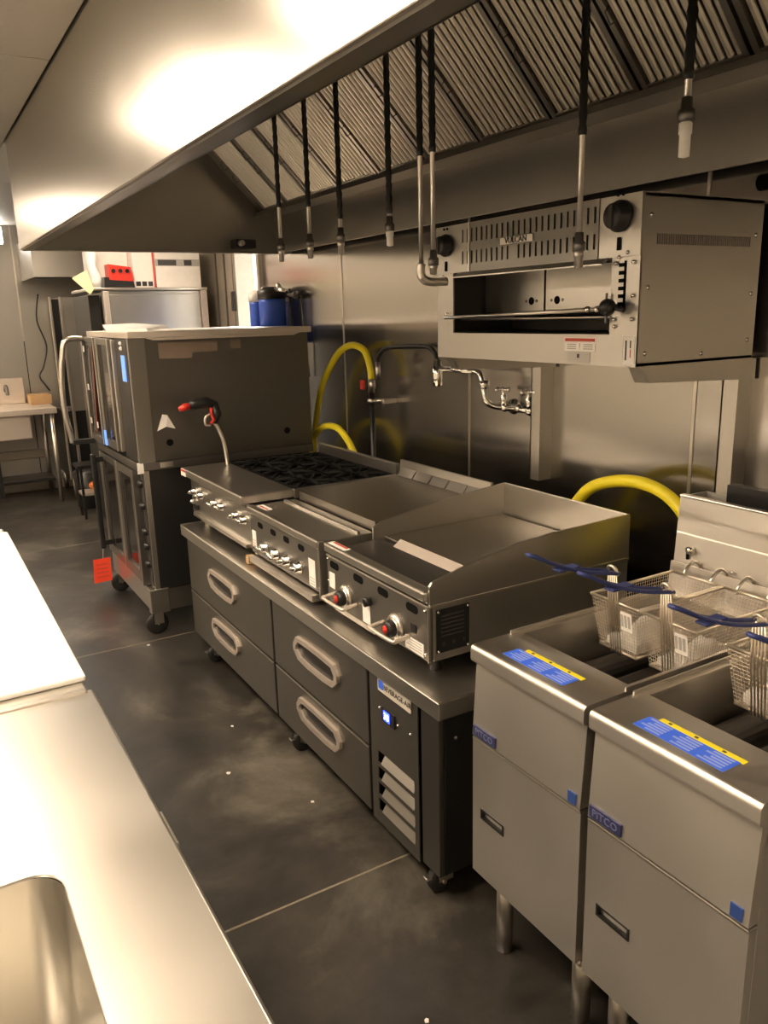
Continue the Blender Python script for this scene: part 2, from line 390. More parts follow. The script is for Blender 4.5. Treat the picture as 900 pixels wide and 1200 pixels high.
# grease filters: each lifts out, so each is a thing
SD = Vector((-.7071, 0, .7071)); SN = Vector((-.7071, 0, -.7071))     # up the slope, out of the filter face
fy = [4.65, 4.32, 4.02, 3.69, 3.31, 2.93, 2.56, 2.17, 1.79, 1.43, 1.06, .69]
LEN = .52
def slope_box(b, P, y0, y1, s0, s1, n0, n1):
    q = [Vector((P[0], y0, P[2])) + SD*s + SN*n for s, n in ((s0, n0), (s1, n0), (s1, n1), (s0, n1))]
    b.prism(q, (0, y1-y0, 0))
bmesh_baffle = None
ORD = ['first', 'second', 'third', 'fourth', 'fifth', 'sixth', 'seventh', 'eighth', 'ninth', 'tenth', 'eleventh']
for i in range(len(fy)-1):
    y1, y0 = fy[i]-.006, fy[i+1]+.006
    P = (1.992, 0, 2.300)
    t = thing('grease_filter', 'steel baffle grease filter in the hood, %s from the far end of the row' % ORD[i], 'filter', (1.992, (y0+y1)/2, 2.300), 'baffle filters in the hood')
    fr = MB()
    slope_box(fr, P, y0, y0+.018, 0, LEN, 0, .030); slope_box(fr, P, y1-.018, y1, 0, LEN, 0, .030)
    slope_box(fr, P, y0, y1, 0, .016, 0, .028); slope_box(fr, P, y0, y1, LEN-.016, LEN, 0, .028)
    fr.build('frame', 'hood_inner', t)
    bk = MB(); slope_box(bk, P, y0+.018, y1-.018, .01, LEN-.01, .001, .004); bk.build('back_sheet', 'dark_steel', t)
    n = 11; w = (y1-y0-.036)/n
    for k in range(n):
        yc = y0+.018+w*(k+.5)
        if bmesh_baffle is None:
            b = MB(); prof = [(-.0095, .010), (-.0095, .016), (-.005, .022), (.005, .022), (.0095, .016), (.0095, .010)]
            b.prism([Vector((P[0], yc+a, P[2])) + SD*.016 + SN*c for a, c in prof], SD*(LEN-.032))
            o = b.build('baffle', 'filter_steel', t); bmesh_baffle = (o.data, o.location.y + world_of(t).y - yc, world_of(t).y - yc)
        else:
            o = bpy.data.objects.new('baffle', bmesh_baffle[0]); COL.objects.link(o); o.parent = t
            o.location = (0, bmesh_baffle[2] - (t.location.y - yc), 0)
    for s in (.33, .24):
        h = MB(); q = [Vector((P[0], y1-.03, P[2]))+SD*(s-.02)+SN*.03, Vector((P[0], y1-.028, P[2]))+SD*(s-.015)+SN*.055, Vector((P[0], y1-.028, P[2]))+SD*(s+.02)+SN*.05, Vector((P[0], y1-.03, P[2]))+SD*(s+.025)+SN*.03]
        h.tube(q, .0025, 6); h.build('wire_handle', 'dark_steel', t)

# fire suppression drop pipes
def drop(x, y, zb, ztop, zwrap, label, tip='satin', elbow=None, rw=.0098, noz=.05):
    t = thing('suppression_pipe', label, 'pipe', (x, y, ztop), 'suppression pipes hanging in the hood')
    part('pipe', t, 'satin', fn=lambda b: b.cyl((x, y, zb), (x, y, ztop), 0.0072, n=10))
    def wr_(b):
        N = int((ztop-zwrap)/.012); pts = [(x, y, zwrap+(ztop-zwrap)*i/N) for i in range(N+1)]
        b.tube(pts, rw, 8, rr=[rw*(1+.14*math.sin(i*2.1)) for i in range(N+1)])
    part('black_sleeve', t, 'black', fn=wr_)
    if elbow:
        part('elbow', t, 'satin', fn=lambda b: (b.tube(smooth_path([(x, y, zb+.04), (x, y, zb+.005), (x+elbow[0]*.3, y+elbow[1]*.3, zb-.012), (x+elbow[0], y+elbow[1], zb-.012)]), .013, 10)))
    else:
        part('coupling', t, 'dark_steel', fn=lambda b: b.lathe([(.006, 0), (.016, .002), (.016, .022), (.011, .026), (.011, .045), (.006, .047)], (x, y, zb+noz-.015), (0, 0, 1), 12))
        part('nozzle', t, tip, fn=lambda b: b.lathe([(.004, 0), (.011, .002), (.011, noz*.6), (.013, noz*.62), (.013, noz*.9), (.006, noz)], (x, y, zb-.01), (0, 0, 1), 12))
    return t
drop(1.4, 3.147, 1.90, 2.70, 2.10, 'black-sleeved drop pipe over the range, farthest of the hanging row')
drop(1.4, 2.875, 1.893, 2.70, 2.07, 'black-sleeved drop pipe, second from the far end, over the range and charbroiler')
drop(1.4, 2.624, 1.89, 2.70, 2.00, 'black-sleeved drop pipe, third from the far end, over the charbroiler')
drop(1.4, 2.29, 1.891, 2.70, 1.98, 'black-sleeved drop pipe, fourth from the far end, with pale nozzle', 'white')
drop(1.4, 2.11, 1.775, 2.70, 2.12, 'left of two close pipes, with an elbow pointing at the wall-mounted broiler', elbow=(.085, -.012))
drop(1.4, 2.045, 1.79, 2.70, 2.12, 'right of two close drop pipes beside the left end of the broiler', noz=.03)
drop(1.5, 1.545, 1.78, 2.70, 2.08, 'long drop pipe hanging in front of the wall-mounted broiler', noz=.045)
drop(1.4, 1.157, 1.968, 2.70, 2.10, 'short drop pipe with white nozzle over the fryers', 'white', noz=.07)

# ================================================================== wall mounted broiler (salamander)
SX0, SX1, SY0, SY1, SZ0, SZ1 = 1.668, 2.16, 1.495, 2.412, 1.515, 1.955
sal = thing('salamander_broiler', 'stainless wall-mounted broiler with slotted front and two black dials', 'broiler', (1.9, 1.95, SZ0))
part('top_panel', sal, 'steel', box=(SX0+.004, SX1, SY0, SY1, SZ1-.012, SZ1))
part('bottom_panel', sal, 'steel', box=(SX0+.004, SX1, SY0, SY1, SZ0, SZ0+.012))
part('back_panel', sal, 'dark_steel', box=(SX1-.012, SX1, SY0+.004, SY1-.004, SZ0+.012, SZ1-.012))
n = 44; us = [1.724+(2.112-1.724)*i/n for i in range(n)]
part('side_panel', sal, 'steel', fn=lambda b: b.holed('y', SY0, .003, SX0+.002, SX1, SZ0, SZ1, [(1.828, 1.855, [(u+.002, u+.0063) for u in us])]))
part('vent_backing', sal, 'black_matte', box=(1.71, 2.13, SY0+.006, SY0+.02, 1.80, 1.88))
part('side_panel', sal, 'steel', box=(SX0+.002, SX1, SY1-.003, SY1, SZ0, SZ1))
for x, z in ((1.70, 1.90), (1.70, 1.72), (2.13, 1.86), (2.13, 1.70), (2.13, 1.57), (1.93, 1.54), (1.70, 1.55)):
    part('screw', sal, 'chrome', fn=lambda b: b.lathe([(.007, 0), (.006, .003), (.001, .004)], (x, SY0, z), (0, -1, 0), 10))
# fascia: stiles, lower rail, slotted upper panel
part('front_frame', sal, 'panel_steel', fn=lambda b: b.holed('x', SX0, .006, SY0, SY1, SZ0, 1.80, [(1.600, 1.80, [(1.592, 2.318)])]))
sp = [1.650+.0262*i for i in range(24)]
lf = [2.288+.0*i for i in range(0)]
rows = [(1.826, 1.866, [(y, y+.008) for y in sp if not (1.99 < y < 2.0)]), (1.894, 1.936, [(y, y+.008) for y in sp])]
def cut(a, b_): return [(r0, r1, [h for h in hs if a < h[0] and h[1] < b_]) for r0, r1, hs in rows]
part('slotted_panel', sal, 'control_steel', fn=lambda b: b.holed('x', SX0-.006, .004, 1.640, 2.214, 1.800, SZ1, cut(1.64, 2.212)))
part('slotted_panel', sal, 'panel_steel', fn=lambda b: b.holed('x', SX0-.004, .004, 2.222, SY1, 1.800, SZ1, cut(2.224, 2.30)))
part('slotted_panel_end', sal, 'panel_steel', box=(SX0-.003, SX0+.002, SY0, 1.640, 1.800, SZ1), bev=.001)
part('slot_backing', sal, 'black_matte', box=(SX0+.004, SX0+.012, 1.60, SY1-.01, 1.812, SZ1-.014))
part('cover_seam', sal, 'satin', box=(SX0-.010, SX0-.006, 2.214, 2.222, 1.80, SZ1), bev=.001)
part('hand_lip', sal, 'steel', fn=lambda b: b.prism([(SX0-.006, 1.60, 1.800), (SX0-.030, 1.60, 1.786), (SX0-.030, 1.60, 1.782), (SX0-.002, 1.60, 1.796)], (0, .68, 0)))
# cavity
for bx in ((SX0+.012, 2.0, 2.396, 2.40, 1.60, 1.806), (SX0+.012, 2.0, 1.51, 1.514, 1.60, 1.806), (SX0+.012, 2.0, 1.51, 2.40, 1.592, 1.596), (SX0+.014, 2.0, 1.51, 2.40, 1.806, 1.81), (1.998, 2.002, 1.51, 2.40, 1.60, 1.81)):
    part('cavity_lining', sal, 'rack', box=bx, bev=0)
for y0, y1 in ((1.745, 2.062), (2.072, 2.385)):
    pn = part('burner_panel', sal, 'steel', box=(1.86, 1.868, y0, y1, 1.665, 1.802), bev=.001)
    yc = y1-.055 if y0 < 1.9 else y0+.06
    part('sight_hole', pn, 'black_matte', fn=lambda b: b.cyl((1.8605, yc, 1.70), (1.8585, yc, 1.70), .013))
    for s in (-.026, .026):
        part('fastener', pn, 'dark_steel', fn=lambda b: b.cyl((1.8605, yc+s, 1.70), (1.8580, yc+s, 1.70), .005, n=8))
part('rack_rod', sal, 'satin', fn=lambda b: b.cyl((1.645, 1.60, 1.668), (1.645, 2.335, 1.652), .006, n=10))
rk = part('rack', sal, 'satin', fn=lambda b: b.tube([(1.70, 1.61, 1.645), (1.70, 2.31, 1.645), (1.98, 2.31, 1.645), (1.98, 1.61, 1.645)], .005, 8, closed=True))
for i in range(27): part('rack_wire', rk, 'satin', fn=lambda b: b.cyl((1.70, 1.62+i*.026, 1.645), (1.98, 1.62+i*.026, 1.645), .0028, n=6))
for y in (1.605, 1.64): part('rack_stud', sal, 'chrome', fn=lambda b: b.ball((1.637, y+.005, 1.668), .009))
part('slot_ladder', sal, 'black_matte', fn=lambda b: (b.box(SX0-.001, SX0+.001, 1.540, 1.548, 1.665, 1.79), [b.box(SX0-.001, SX0+.001, 1.540, 1.566, 1.775-.02*i, 1.785-.02*i) for i in range(6)]))
part('lever_knob', sal, 'black', fn=lambda b: (b.cyl((1.662, 1.566, 1.672), (1.635, 1.566, 1.672), .009), b.ball((1.63, 1.566, 1.672), .023, 14), b.cyl((1.64, 1.566, 1.672), (1.64, 1.52, 1.664), .006)))
part('lever_plate', sal, 'dark_steel', box=(1.655, 1.661, 1.594, 1.600, 1.63, 1.71))
for y, z, r in ((2.352, 1.893, .037), (1.566, 1.902, .040)):
    k = part('dial', sal, 'black', fn=lambda b: b.lathe([(r*.8, 0), (r, .003), (r, .008), (r*.86, .011), (r*.80, .030), (r*.70, .034), (.001, .034)], (SX0-.004, y, z), (-1, 0, 0), 24))
    part('dial_grip', k, 'black', box=(SX0-.044, SX0-.034, y-.007, y+.007, z-r*.72, z+r*.72), bev=.003)
    for d in (-.009, .009): part('indicator', sal, 'black_matte', fn=lambda b: b.cyl((SX0-.004, y+d, z+.053), (SX0-.008, y+d, z+.053), .004, n=8))
    part('slot', sal, 'black_matte', box=(SX0-.008, SX0-.003, y-.006, y+.006, z-.085, z-.052), bev=.002)
for y, z in ((2.37, 1.79), (1.535, 1.81), (1.565, 1.80), (1.575, 1.785), (1.515, 1.785), (1.575, 1.640), (1.572, 1.622), (1.512, 1.640), (1.512, 1.70), (2.355, 1.665)):
    part('screw', sal, 'chrome', fn=lambda b: b.lathe([(.006, 0), (.005, .003), (.001, .004)], (SX0-.003, y, z), (-1, 0, 0), 10))
pl = part('name_plate', sal, 'chrome', box=(SX0-.012, SX0-.008, 1.900, 2.052, 1.868, 1.892), bev=.003)
text('lettering', 'VULCAN', .026, (SX0-.0125, 1.976, 1.880), FX, FY, 'dark_print', pl)
lb = part('warning_label', sal, 'white', box=(SX0-.0015, SX0, 1.640, 1.762, 1.552, 1.590), bev=.0004, label='white label with red top band')
part('band', lb, 'red_print', box=(SX0-.0022, SX0-.0014, 1.642, 1.760, 1.580, 1.589), bev=0)
part('print', lb, 'grey_label', fn=lambda b: [b.box(SX0-.0022, SX0-.0014, y0, y0+.036, z, z+.003) for y0 in (1.650, 1.715) for z in (1.558, 1.564, 1.570)] + [b.prism([(SX0-.0022, 1.702, 1.575), (SX0-.0022, 1.698, 1.575), (SX0-.0022, 1.702, 1.556)], (.0008, 0, 0))])
lb = part('warning_label', sal, 'grey_label', box=(SX0-.0015, SX0, 1.660, 1.750, 1.521, 1.551), bev=.0004, label='grey label')
part('print', lb, 'dark_print', fn=lambda b: b.box(SX0-.0022, SX0-.0014, 1.701, 1.710, 1.534, 1.545))
lb = part('rating_label', sal, 'white', box=(SX0-.0015, SX0, 1.500, 1.538, 1.522, 1.595), bev=.0004, label='tall white label')
part('print', lb, 'dark_print', fn=lambda b: (b.box(SX0-.0022, SX0-.0014, 1.526, 1.531, 1.533, 1.585), b.box(SX0-.0022, SX0-.0014, 1.511, 1.515, 1.565, 1.585)))
part('print', lb, 'red_print', box=(SX0-.0022, SX0-.0014, 1.511, 1.514, 1.540, 1.562), bev=0)
for y in (1.50, 2.36):
    part('bracket_rail', sal, 'steel', fn=lambda b: b.prism([(1.695, y, SZ0), (2.19, y, SZ0), (2.19, y, 1.452), (1.725, y, 1.470)], (0, .045, 0)))
for y in (1.515, 2.385):
    part('wall_bracket', sal, 'steel', fn=lambda b: (b.box(2.135, 2.2, y, y+.006, 1.0, 1.452), b.box(2.135, 2.141, y+.006, y+.055, 1.0, 1.452), b.box(2.135, 2.2, y+.049, y+.055, 1.0, 1.452)))

gp = thing('gas_valve', 'dark gas pipe with lever valve above the right end of the broiler', 'pipe', (2.14, 1.33, 1.96))
part('pipe', gp, 'cast_iron', fn=lambda b: (b.cyl((2.14, 1.50, 2.0), (2.14, .9, 2.0), .022), b.cyl((2.14, 1.42, 2.0), (2.14, 1.36, 2.0), .034, n=8)))
part('lever', gp, 'satin', fn=lambda b: b.tube(smooth_path([(2.105, 1.335, 2.0), (2.09, 1.335, 2.015), (2.085, 1.33, 2.04)]), .008, 8))
part('union', gp, 'satin', fn=lambda b: b.cyl((2.14, 1.24, 2.0), (2.14, 1.18, 2.0), .036, n=8))

# ================================================================== refrigerated chef base
CX0, CX1, CY0, CY1 = 1.0825, 1.90, 1.580, 3.862
cb = thing('chef_base', 'long low refrigerated base with four drawers under the cooking line', 'refrigerator', (1.5, 2.7, 0))
part('worktop', cb, 'table_steel', fn=lambda b: b.box(CX0, CX1, CY0, CY1, .614, .667, .004, 3))
part('drip_edge', cb, 'satin', fn=lambda b: (b.box(CX0+.001, CX0+.010, CY0+.002, CY1-.002, .6665, .6695, .001), b.box(CX0+.01, CX1-.01, CY0+.001, CY0+.010, .6665, .6695, .001), b.box(CX0+.01, CX1-.01, CY1-.010, CY1-.001, .6665, .6695, .001)))
part('body', cb, 'black_side', box=(1.122, CX1-.01, 1.612, 3.832, .098, .6135), bev=.003)
part('corner_strip', cb, 'dark_steel', box=(1.104, 1.1225, 1.612, 1.700, .098, .6135), bev=.003)
for z in (.565, .60): part('screw', cb, 'chrome', fn=lambda b: b.ball((1.30, 1.611, z), .005))
for x, z in ((1.16, .53), (1.62, .17)): part('screw', cb, 'chrome', fn=lambda b: b.ball((x, 1.611, z), .006))
FXP = 1.1015
def pull(dw, yc, zc, L=.345, H=.098):
    def hexa(l, h, x): return [(x, yc+a*l/2, zc+c*h/2) for a, c in ((1, .25), (.86, .92), (.3, 1), (-.3, 1), (-.86, .92), (-1, .25), (-1, -.25), (-.80, -.85), (-.35, -1), (.35, -1), (.80, -.85), (1, -.25))]
    pb = MB(); o = hexa(L, H, FXP-.013); i = hexa(L-.042, H-.034, FXP-.013)
    pb.ring(o, i, (.013, 0, 0)); rim = pb.build('pull_handle', 'light_metal', dw)
    cp = MB(); a = hexa(L-.042, H-.034, FXP-.0015); c = hexa(L-.09, H-.06, FXP+.018)
    cp.prism(a, (.001, 0, 0)); cp.build('pull_recess', 'black', rim)
for y0, y1, yc in ((2.768, 3.832, 3.33), (2.002, 2.750, 2.362)):
    for z0, z1, zc in ((.336, .606, .487), (.100, .327, .243)):
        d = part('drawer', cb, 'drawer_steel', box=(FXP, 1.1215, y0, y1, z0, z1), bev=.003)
        part('edge_trim', d, 'satin', box=(FXP-.001, FXP+.006, y0+.002, y1-.002, z1-.005, z1+.002), bev=.001)
        pull(d, yc, zc)
# compressor panel with louvres
lv = [(.305, .347), (.248, .290), (.191, .233), (.134, .176)]
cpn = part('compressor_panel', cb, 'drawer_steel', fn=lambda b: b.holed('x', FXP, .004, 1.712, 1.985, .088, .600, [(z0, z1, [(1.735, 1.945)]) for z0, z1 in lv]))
part('panel_backing', cb, 'black_matte', box=(1.119, 1.1218, 1.715, 1.982, .10, .60), bev=0)
for z0, z1 in lv:
    part('louvre', cpn, 'louvre_steel', fn=lambda b: b.prism([(FXP-.002, 1.737, z0+.001), (FXP+.016, 1.737, z1-.012), (FXP+.017, 1.737, z1-.014), (FXP, 1.737, z0-.001)], (0, .188, 0)))
np_ = part('name_plate', cb, 'plate_label', box=(FXP-.004, FXP-.0005, 1.742, 1.928, .560, .606), bev=.0015)
part('emblem', np_, 'blue_label', box=(FXP-.0052, FXP-.0038, 1.893, 1.921, .571, .598), bev=.001)
text('lettering', 'BEVERAGE-AIR', .0235, (FXP-.0045, 1.815, .583), FX, FY, 'dark_print', np_)
ct = part('controller', cb, 'black', box=(FXP-.006, FXP, 1.832, 1.906, .468, .514), bev=.002)
part('display', ct, 'led', box=(FXP-.0075, FXP-.0055, 1.858, 1.892, .476, .508), bev=.0005)
text('digits', '38', .030, (FXP-.0078, 1.875, .491), FX, FY, 'led_digit', ct, .0004)
for y, z in ((1.925, .500), (1.820, .487)): part('screw', cb, 'chrome', fn=lambda b: b.ball((FXP, y, z), .005))
part('screw', cb, 'chrome', fn=lambda b: b.ball((FXP, 1.752, .49), .005))
def caster(b_parent, x, y, r=.043, ht=.098, wheel='rubber'):
    c = part('caster', b_parent, 'satin', fn=lambda b: (b.box(x-.035, x+.035, y-.035, y+.035, ht-.006, ht), b.cyl((x, y, ht-.006), (x, y, ht-.022), .018), b.box(x-.03, x+.02, y-.022, y-.018, r, ht-.018), b.box(x-.03, x+.02, y+.018, y+.022, r, ht-.018)))
    w = part('wheel', c, wheel, fn=lambda b: b.lathe([(r*.5, 0), (r*.94, .001), (r, .006), (r, .022), (r*.94, .027), (r*.5, .028)], (x-.012, y-.014, r), (0, 1, 0), 22))
    part('brake_pedal', c, 'satin', fn=lambda b: (b.box(x-.066, x-.03, y-.012, y+.012, r+.014, r+.02, .002), b.cyl((x-.012, y-.026, r), (x-.012, y+.026, r), .007, n=8)))
for x, y in ((1.16, 1.675), (1.155, 2.62), (1.15, 3.62), (1.82, 1.675), (1.82, 2.62), (1.82, 3.75)): caster(cb, x, y)

# ================================================================== six-burner range (hot plate)
RY0, RY1 = 3.065, 3.865
rg = thing('gas_hot_plate', 'steel six-burner gas hot plate at far end of the chef base', 'stove', (1.5, 3.47, .667))
part('body', rg, 'panel_steel', box=(1.165, 1.90, RY0, RY1, .722, .908), bev=.003)
nv = 26
part('control_panel', rg, 'panel_steel', fn=lambda b: b.holed('x', 1.158, .004, RY0, RY1, .722, .912, [(.892, .902, [(RY0+.04+.0285*i, RY0+.04+.0285*i+.014) for i in range(nv)])]))
part('front_ledge', rg, 'steel', fn=lambda b: b.box(1.118, 1.36, RY0-.004, RY1+.02, .914, .954, .006))
for y in (RY0, RY1): part('top_rail', rg, 'steel', box=(1.36, 1.90, y-.004 if y == RY0 else y-.01, y+.012 if y == RY0 else y+.004, .91, .952))
part('burner_tray', rg, 'black', box=(1.36, 1.90, RY0+.012, RY1-.01, .905, .922), bev=0)
part('top_rail', rg, 'steel', box=(1.875, 1.90, RY0, RY1, .91, 1.0))
part('warning_label', rg, 'white', box=(1.1168, 1.118, RY1-.055, RY1+.018, .915, .950), bev=.0004, label='white and red warning label')
part('label_band', rg, 'red_print', box=(1.1160, 1.117, RY1-.053, RY1+.016, .936, .948), bev=0)
part('drip_tray', rg, 'satin', fn=lambda b: b.box(1.140, 1.17, RY0+.03, RY1-.05, .716, .735, .004))
part('valve_inlet', rg, 'black', box=(1.145, 1.16, 3.76, 3.82, .752, .776))
part('valve_cap', rg, 'chrome', fn=lambda b: b.lathe([(.006, 0), (.012, .004), (.010, .018), (.001, .022)], (1.158, 3.84, .782), (-1, 0, 0), 12))
def lever_knob(par, x, y, z, r=.017, tw=0.3):
    k = part('knob', par, 'chrome', fn=lambda b: (b.lathe([(r*1.25, 0), (r*1.25, .006), (r, .010), (r*.9, .024), (r*.5, .028), (.001, .028)], (x, y, z), (-1, 0, 0), 16)))
    d = Vector((0, math.cos(tw), math.sin(tw)))
    c = Vector((x-.034, y, z))
    part('knob_lever', k, 'chrome', fn=lambda b: b.tube([c-d*r*1.5, c-d*r, c+d*r, c+d*r*1.9], .007, 8, rr=[.004, .010, .009, .006]))
for yc in (3.745, 3.455, 3.175):
    for d in (-.048, .048): lever_knob(rg, 1.158, yc+d, .838+random.uniform(-.004, .004), .017, random.uniform(-.4, .4))
for x, y in ((1.21, 3.80), (1.21, 3.13), (1.84, 3.80), (1.84, 3.13)):
    part('leg', rg, 'satin', fn=lambda b: b.lathe([(.016, 0), (.018, .004), (.013, .02), (.013, .055)], (x, y, .667), (0, 0, 1), 12))
for gxc in (1.495, 1.745):
    for gyc in (3.20, 3.465, 3.73):
        def grate(b):
            h = .122; z = .948
            for s in (-1, 1):
                b.box(gxc+s*h-.008, gxc+s*h+.008, gyc-h-.006, gyc+h+.006, z-.022, z+.004); b.box(gxc-h, gxc+h, gyc+s*h-.008, gyc+s*h+.008, z-.022, z+.004)
            for a in range(8):
                t = a*math.pi/4; c, s_ = math.cos(t), math.sin(t); L = h*(1.0 if a % 2 == 0 else 1.3)
                b.tube([(gxc+c*.035, gyc+s_*.035, z+.002), (gxc+c*L*.6, gyc+s_*L*.6, z+.008), (gxc+c*L, gyc+s_*L, z-.002)], .008, 6, rr=[.006, .009, .008])
            b.tube([(gxc+.035*math.cos(t*math.pi/8), gyc+.035*math.sin(t*math.pi/8), z) for t in range(16)], .006, 6, closed=True)
        g = part('grate', rg, 'cast_iron', fn=grate)
        part('burner', rg, 'cast_iron', fn=lambda b: b.lathe([(.03, 0), (.045, .004), (.042, .014), (.02, .018), (.001, .018)], (gxc, gyc, .922), (0, 0, 1), 16))

# ================================================================== charbroiler
BY0, BY1 = 2.385, 3.050
ch = thing('charbroiler', 'countertop charbroiler with flat steel cover and four chrome lever knobs', 'grill', (1.5, 2.72, .667))
part('body', ch, 'dark_steel', box=(1.165, 1.90, BY0, BY1, .715, .900), bev=.003)
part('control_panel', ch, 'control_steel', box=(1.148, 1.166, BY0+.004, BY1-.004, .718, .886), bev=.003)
part('front_rail', ch, 'steel', fn=lambda b: b.box(1.135, 1.165, BY0, BY1, .886, .917, .006))
part('front_ledge', ch, 'steel', fn=lambda b: b.box(1.165, 1.36, BY0, BY1, .897, .912, .003))
part('end_cap', ch, 'panel_steel', box=(1.138, 1.20, BY0-.002, BY0+.010, .705, .912), bev=.003)
part('end_plate', ch, 'panel_steel', box=(1.20, 1.90, BY0-.002, BY0+.006, .715, .91), bev=.002)
part('trough_wall', ch, 'steel', fn=lambda b: b.box(1.30, 1.312, BY0+.01, BY1-.01, .905, .922, .003))
def cover(b):
    b.prism([(1.375, BY0+.012, .946), (1.89, BY0+.012, .957), (1.89, BY0+.012, .951), (1.381, BY0+.012, .940), (1.381, BY0+.012, .908), (1.375, BY0+.012, .908)], (0, BY1-BY0-.024, 0))
part('steel_cover', ch, 'griddle_plate', fn=cover)
part('cover_end', ch, 'griddle_plate', fn=lambda b: (b.box(1.381, 1.89, BY0+.012, BY0+.016, .908, .947), b.box(1.381, 1.89, BY1-.016, BY1-.012, .908, .947)))
part('backsplash', ch, 'steel', fn=lambda b: b.prism([(1.885, BY0, .91), (1.905, BY0, .91), (1.905, BY0, 1.022), (1.893, BY0, 1.022)], (0, BY1-BY0, 0)))
for i in range(5):
    y0 = BY0+.02+i*.126
    part('flue_tab', ch, 'steel', fn=lambda b: b.prism([(1.862, y0, .957), (1.888, y0, .990), (1.890, y0, .988), (1.866, y0, .954)], (0, .118, 0)))
def oval_slot(par, x, y, z, L=.052, H=.024):
    def f(b):
        pts = []
        for k in range(16):
            a = 2*math.pi*k/16; c, s_ = math.cos(a), math.sin(a)
            pts.append((x-.0012, y+(L/2-H/2)*(1 if c >= 0 else -1)+c*H/2, z+s_*H/2))
        b.prism(pts, (.004, 0, 0))
    part('vent_slot', par, 'black_matte', fn=f)
for y in (2.935, 2.805, 2.680, 2.548): oval_slot(ch, 1.148, y, .852)
for y in (2.885, 2.777, 2.672, 2.565): lever_knob(ch, 1.148, y, .772, .020, random.uniform(-.5, .5))
for y, z0, z1, w in ((3.010, .742, .815, .042), (2.462, .728, .830, .052)):
    lb = part('paper_label', ch, 'white', box=(1.1468, 1.148, y-w/2, y+w/2, z0, z1), bev=.0003, label='white paper label')
    part('print', lb, 'grey_label', fn=lambda b: [b.box(1.1462, 1.1469, y-w*.38, y+w*.38, z0+.008+.011*i, z0+.011+.011*i) for i in range(3)])
part('drip_tray', ch, 'satin', fn=lambda b: b.box(1.120, 1.45, BY0+.03, BY1-.04, .686, .712, .003))
for x, y in ((1.20, 2.43), (1.20, 3.0), (1.84, 2.43), (1.84, 3.0)):
    part('leg', ch, 'black', fn=lambda b: b.lathe([(.018, 0), (.02, .004), (.014, .018), (.014, .05)], (x, y, .667), (0, 0, 1), 12))
for y, z in ((2.405, .88), (2.405, .735)): part('screw', ch, 'chrome', fn=lambda b: b.ball((1.147, y, z), .006))
tag(part('wood_block', None, 'wood', box=(1.118, 1.15, 3.018, 3.052, .6695, .703), bev=.002), 'small wooden block on the chef base worktop beside the charbroiler tray', 'block')

lb = part('top_label', ch, 'white', box=(1.175, 1.205, 2.93, 3.03, .912, .9126), bev=0, label='white label with pink print on the front ledge')
part('print', lb, 'red_print', box=(1.180, 1.190, 2.94, 3.02, .9124, .9130), bev=0)
# ================================================================== griddle
GY0, GY1 = 1.715, 2.340
gr = thing('griddle', 'countertop griddle with high splash guards and two round guarded knobs', 'griddle', (1.5, 2.03, .667))
part('body', gr, 'steel', box=(1.162, 1.925, GY0, GY1, .715, .884), bev=.003)
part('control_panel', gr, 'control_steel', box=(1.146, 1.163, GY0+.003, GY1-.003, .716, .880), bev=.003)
part('panel_trim', gr, 'satin', fn=lambda b: b.box(1.143, 1.150, GY0+.004, GY1-.004, .876, .884, .002))
part('front_rail', gr, 'steel', fn=lambda b: b.box(1.136, 1.176, GY0+.008, GY1, .892, .925, .008))
lb = part('top_label', gr, 'white', box=(1.146, 1.172, 2.205, 2.322, .925, .9256), bev=0, label='white label with red print on the front rail')
part('print', lb, 'red_print', box=(1.160, 1.170, 2.215, 2.312, .9254, .9260), bev=0)
part('trough', gr, 'dark_steel', fn=lambda b: (b.box(1.176, 1.36, GY0+.008, GY1-.008, .884, .900),))
part('trough_chute', gr, 'light_metal', fn=lambda b: b.prism([(1.345, GY0+.11, .900), (1.375, GY0+.11, .922), (1.38, GY0+.11, .900)], (0, .40, 0)))  # pale metal stands in for the bright reflection along the trough
part('plate', gr, 'griddle_plate', fn=lambda b: b.box(1.372, 1.905, GY0+.010, GY1-.010, .884, .910, .003))
def guard(y): return [(1.150, y, .884), (1.150, y, .940), (1.158, y, .951), (1.175, y, .956), (1.30, y, .985), (1.45, y, 1.010), (1.60, y, 1.022), (1.915, y, 1.030), (1.925, y, 1.025), (1.925, y, .884)]
part('splash_guard', gr, 'steel', fn=lambda b: b.prism(guard(GY0-.001), (0, .008, 0)), label='right splash guard')
def guardl(y): return [(1.33, y, .884), (1.33, y, .945), (1.36, y, .962), (1.60, y, 1.0), (1.915, y, 1.030), (1.925, y, .884)]
part('splash_guard', gr, 'steel', fn=lambda b: b.prism(guardl(GY1-.008), (0, .008, 0)), label='left splash guard')
part('splash_guard', gr, 'steel', box=(1.915, 1.925, GY0, GY1, .884, 1.030), label='rear splash guard')
for y in (2.281, 2.116, 1.962, 1.800): oval_slot(gr, 1.146, y, .854, .062, .026)
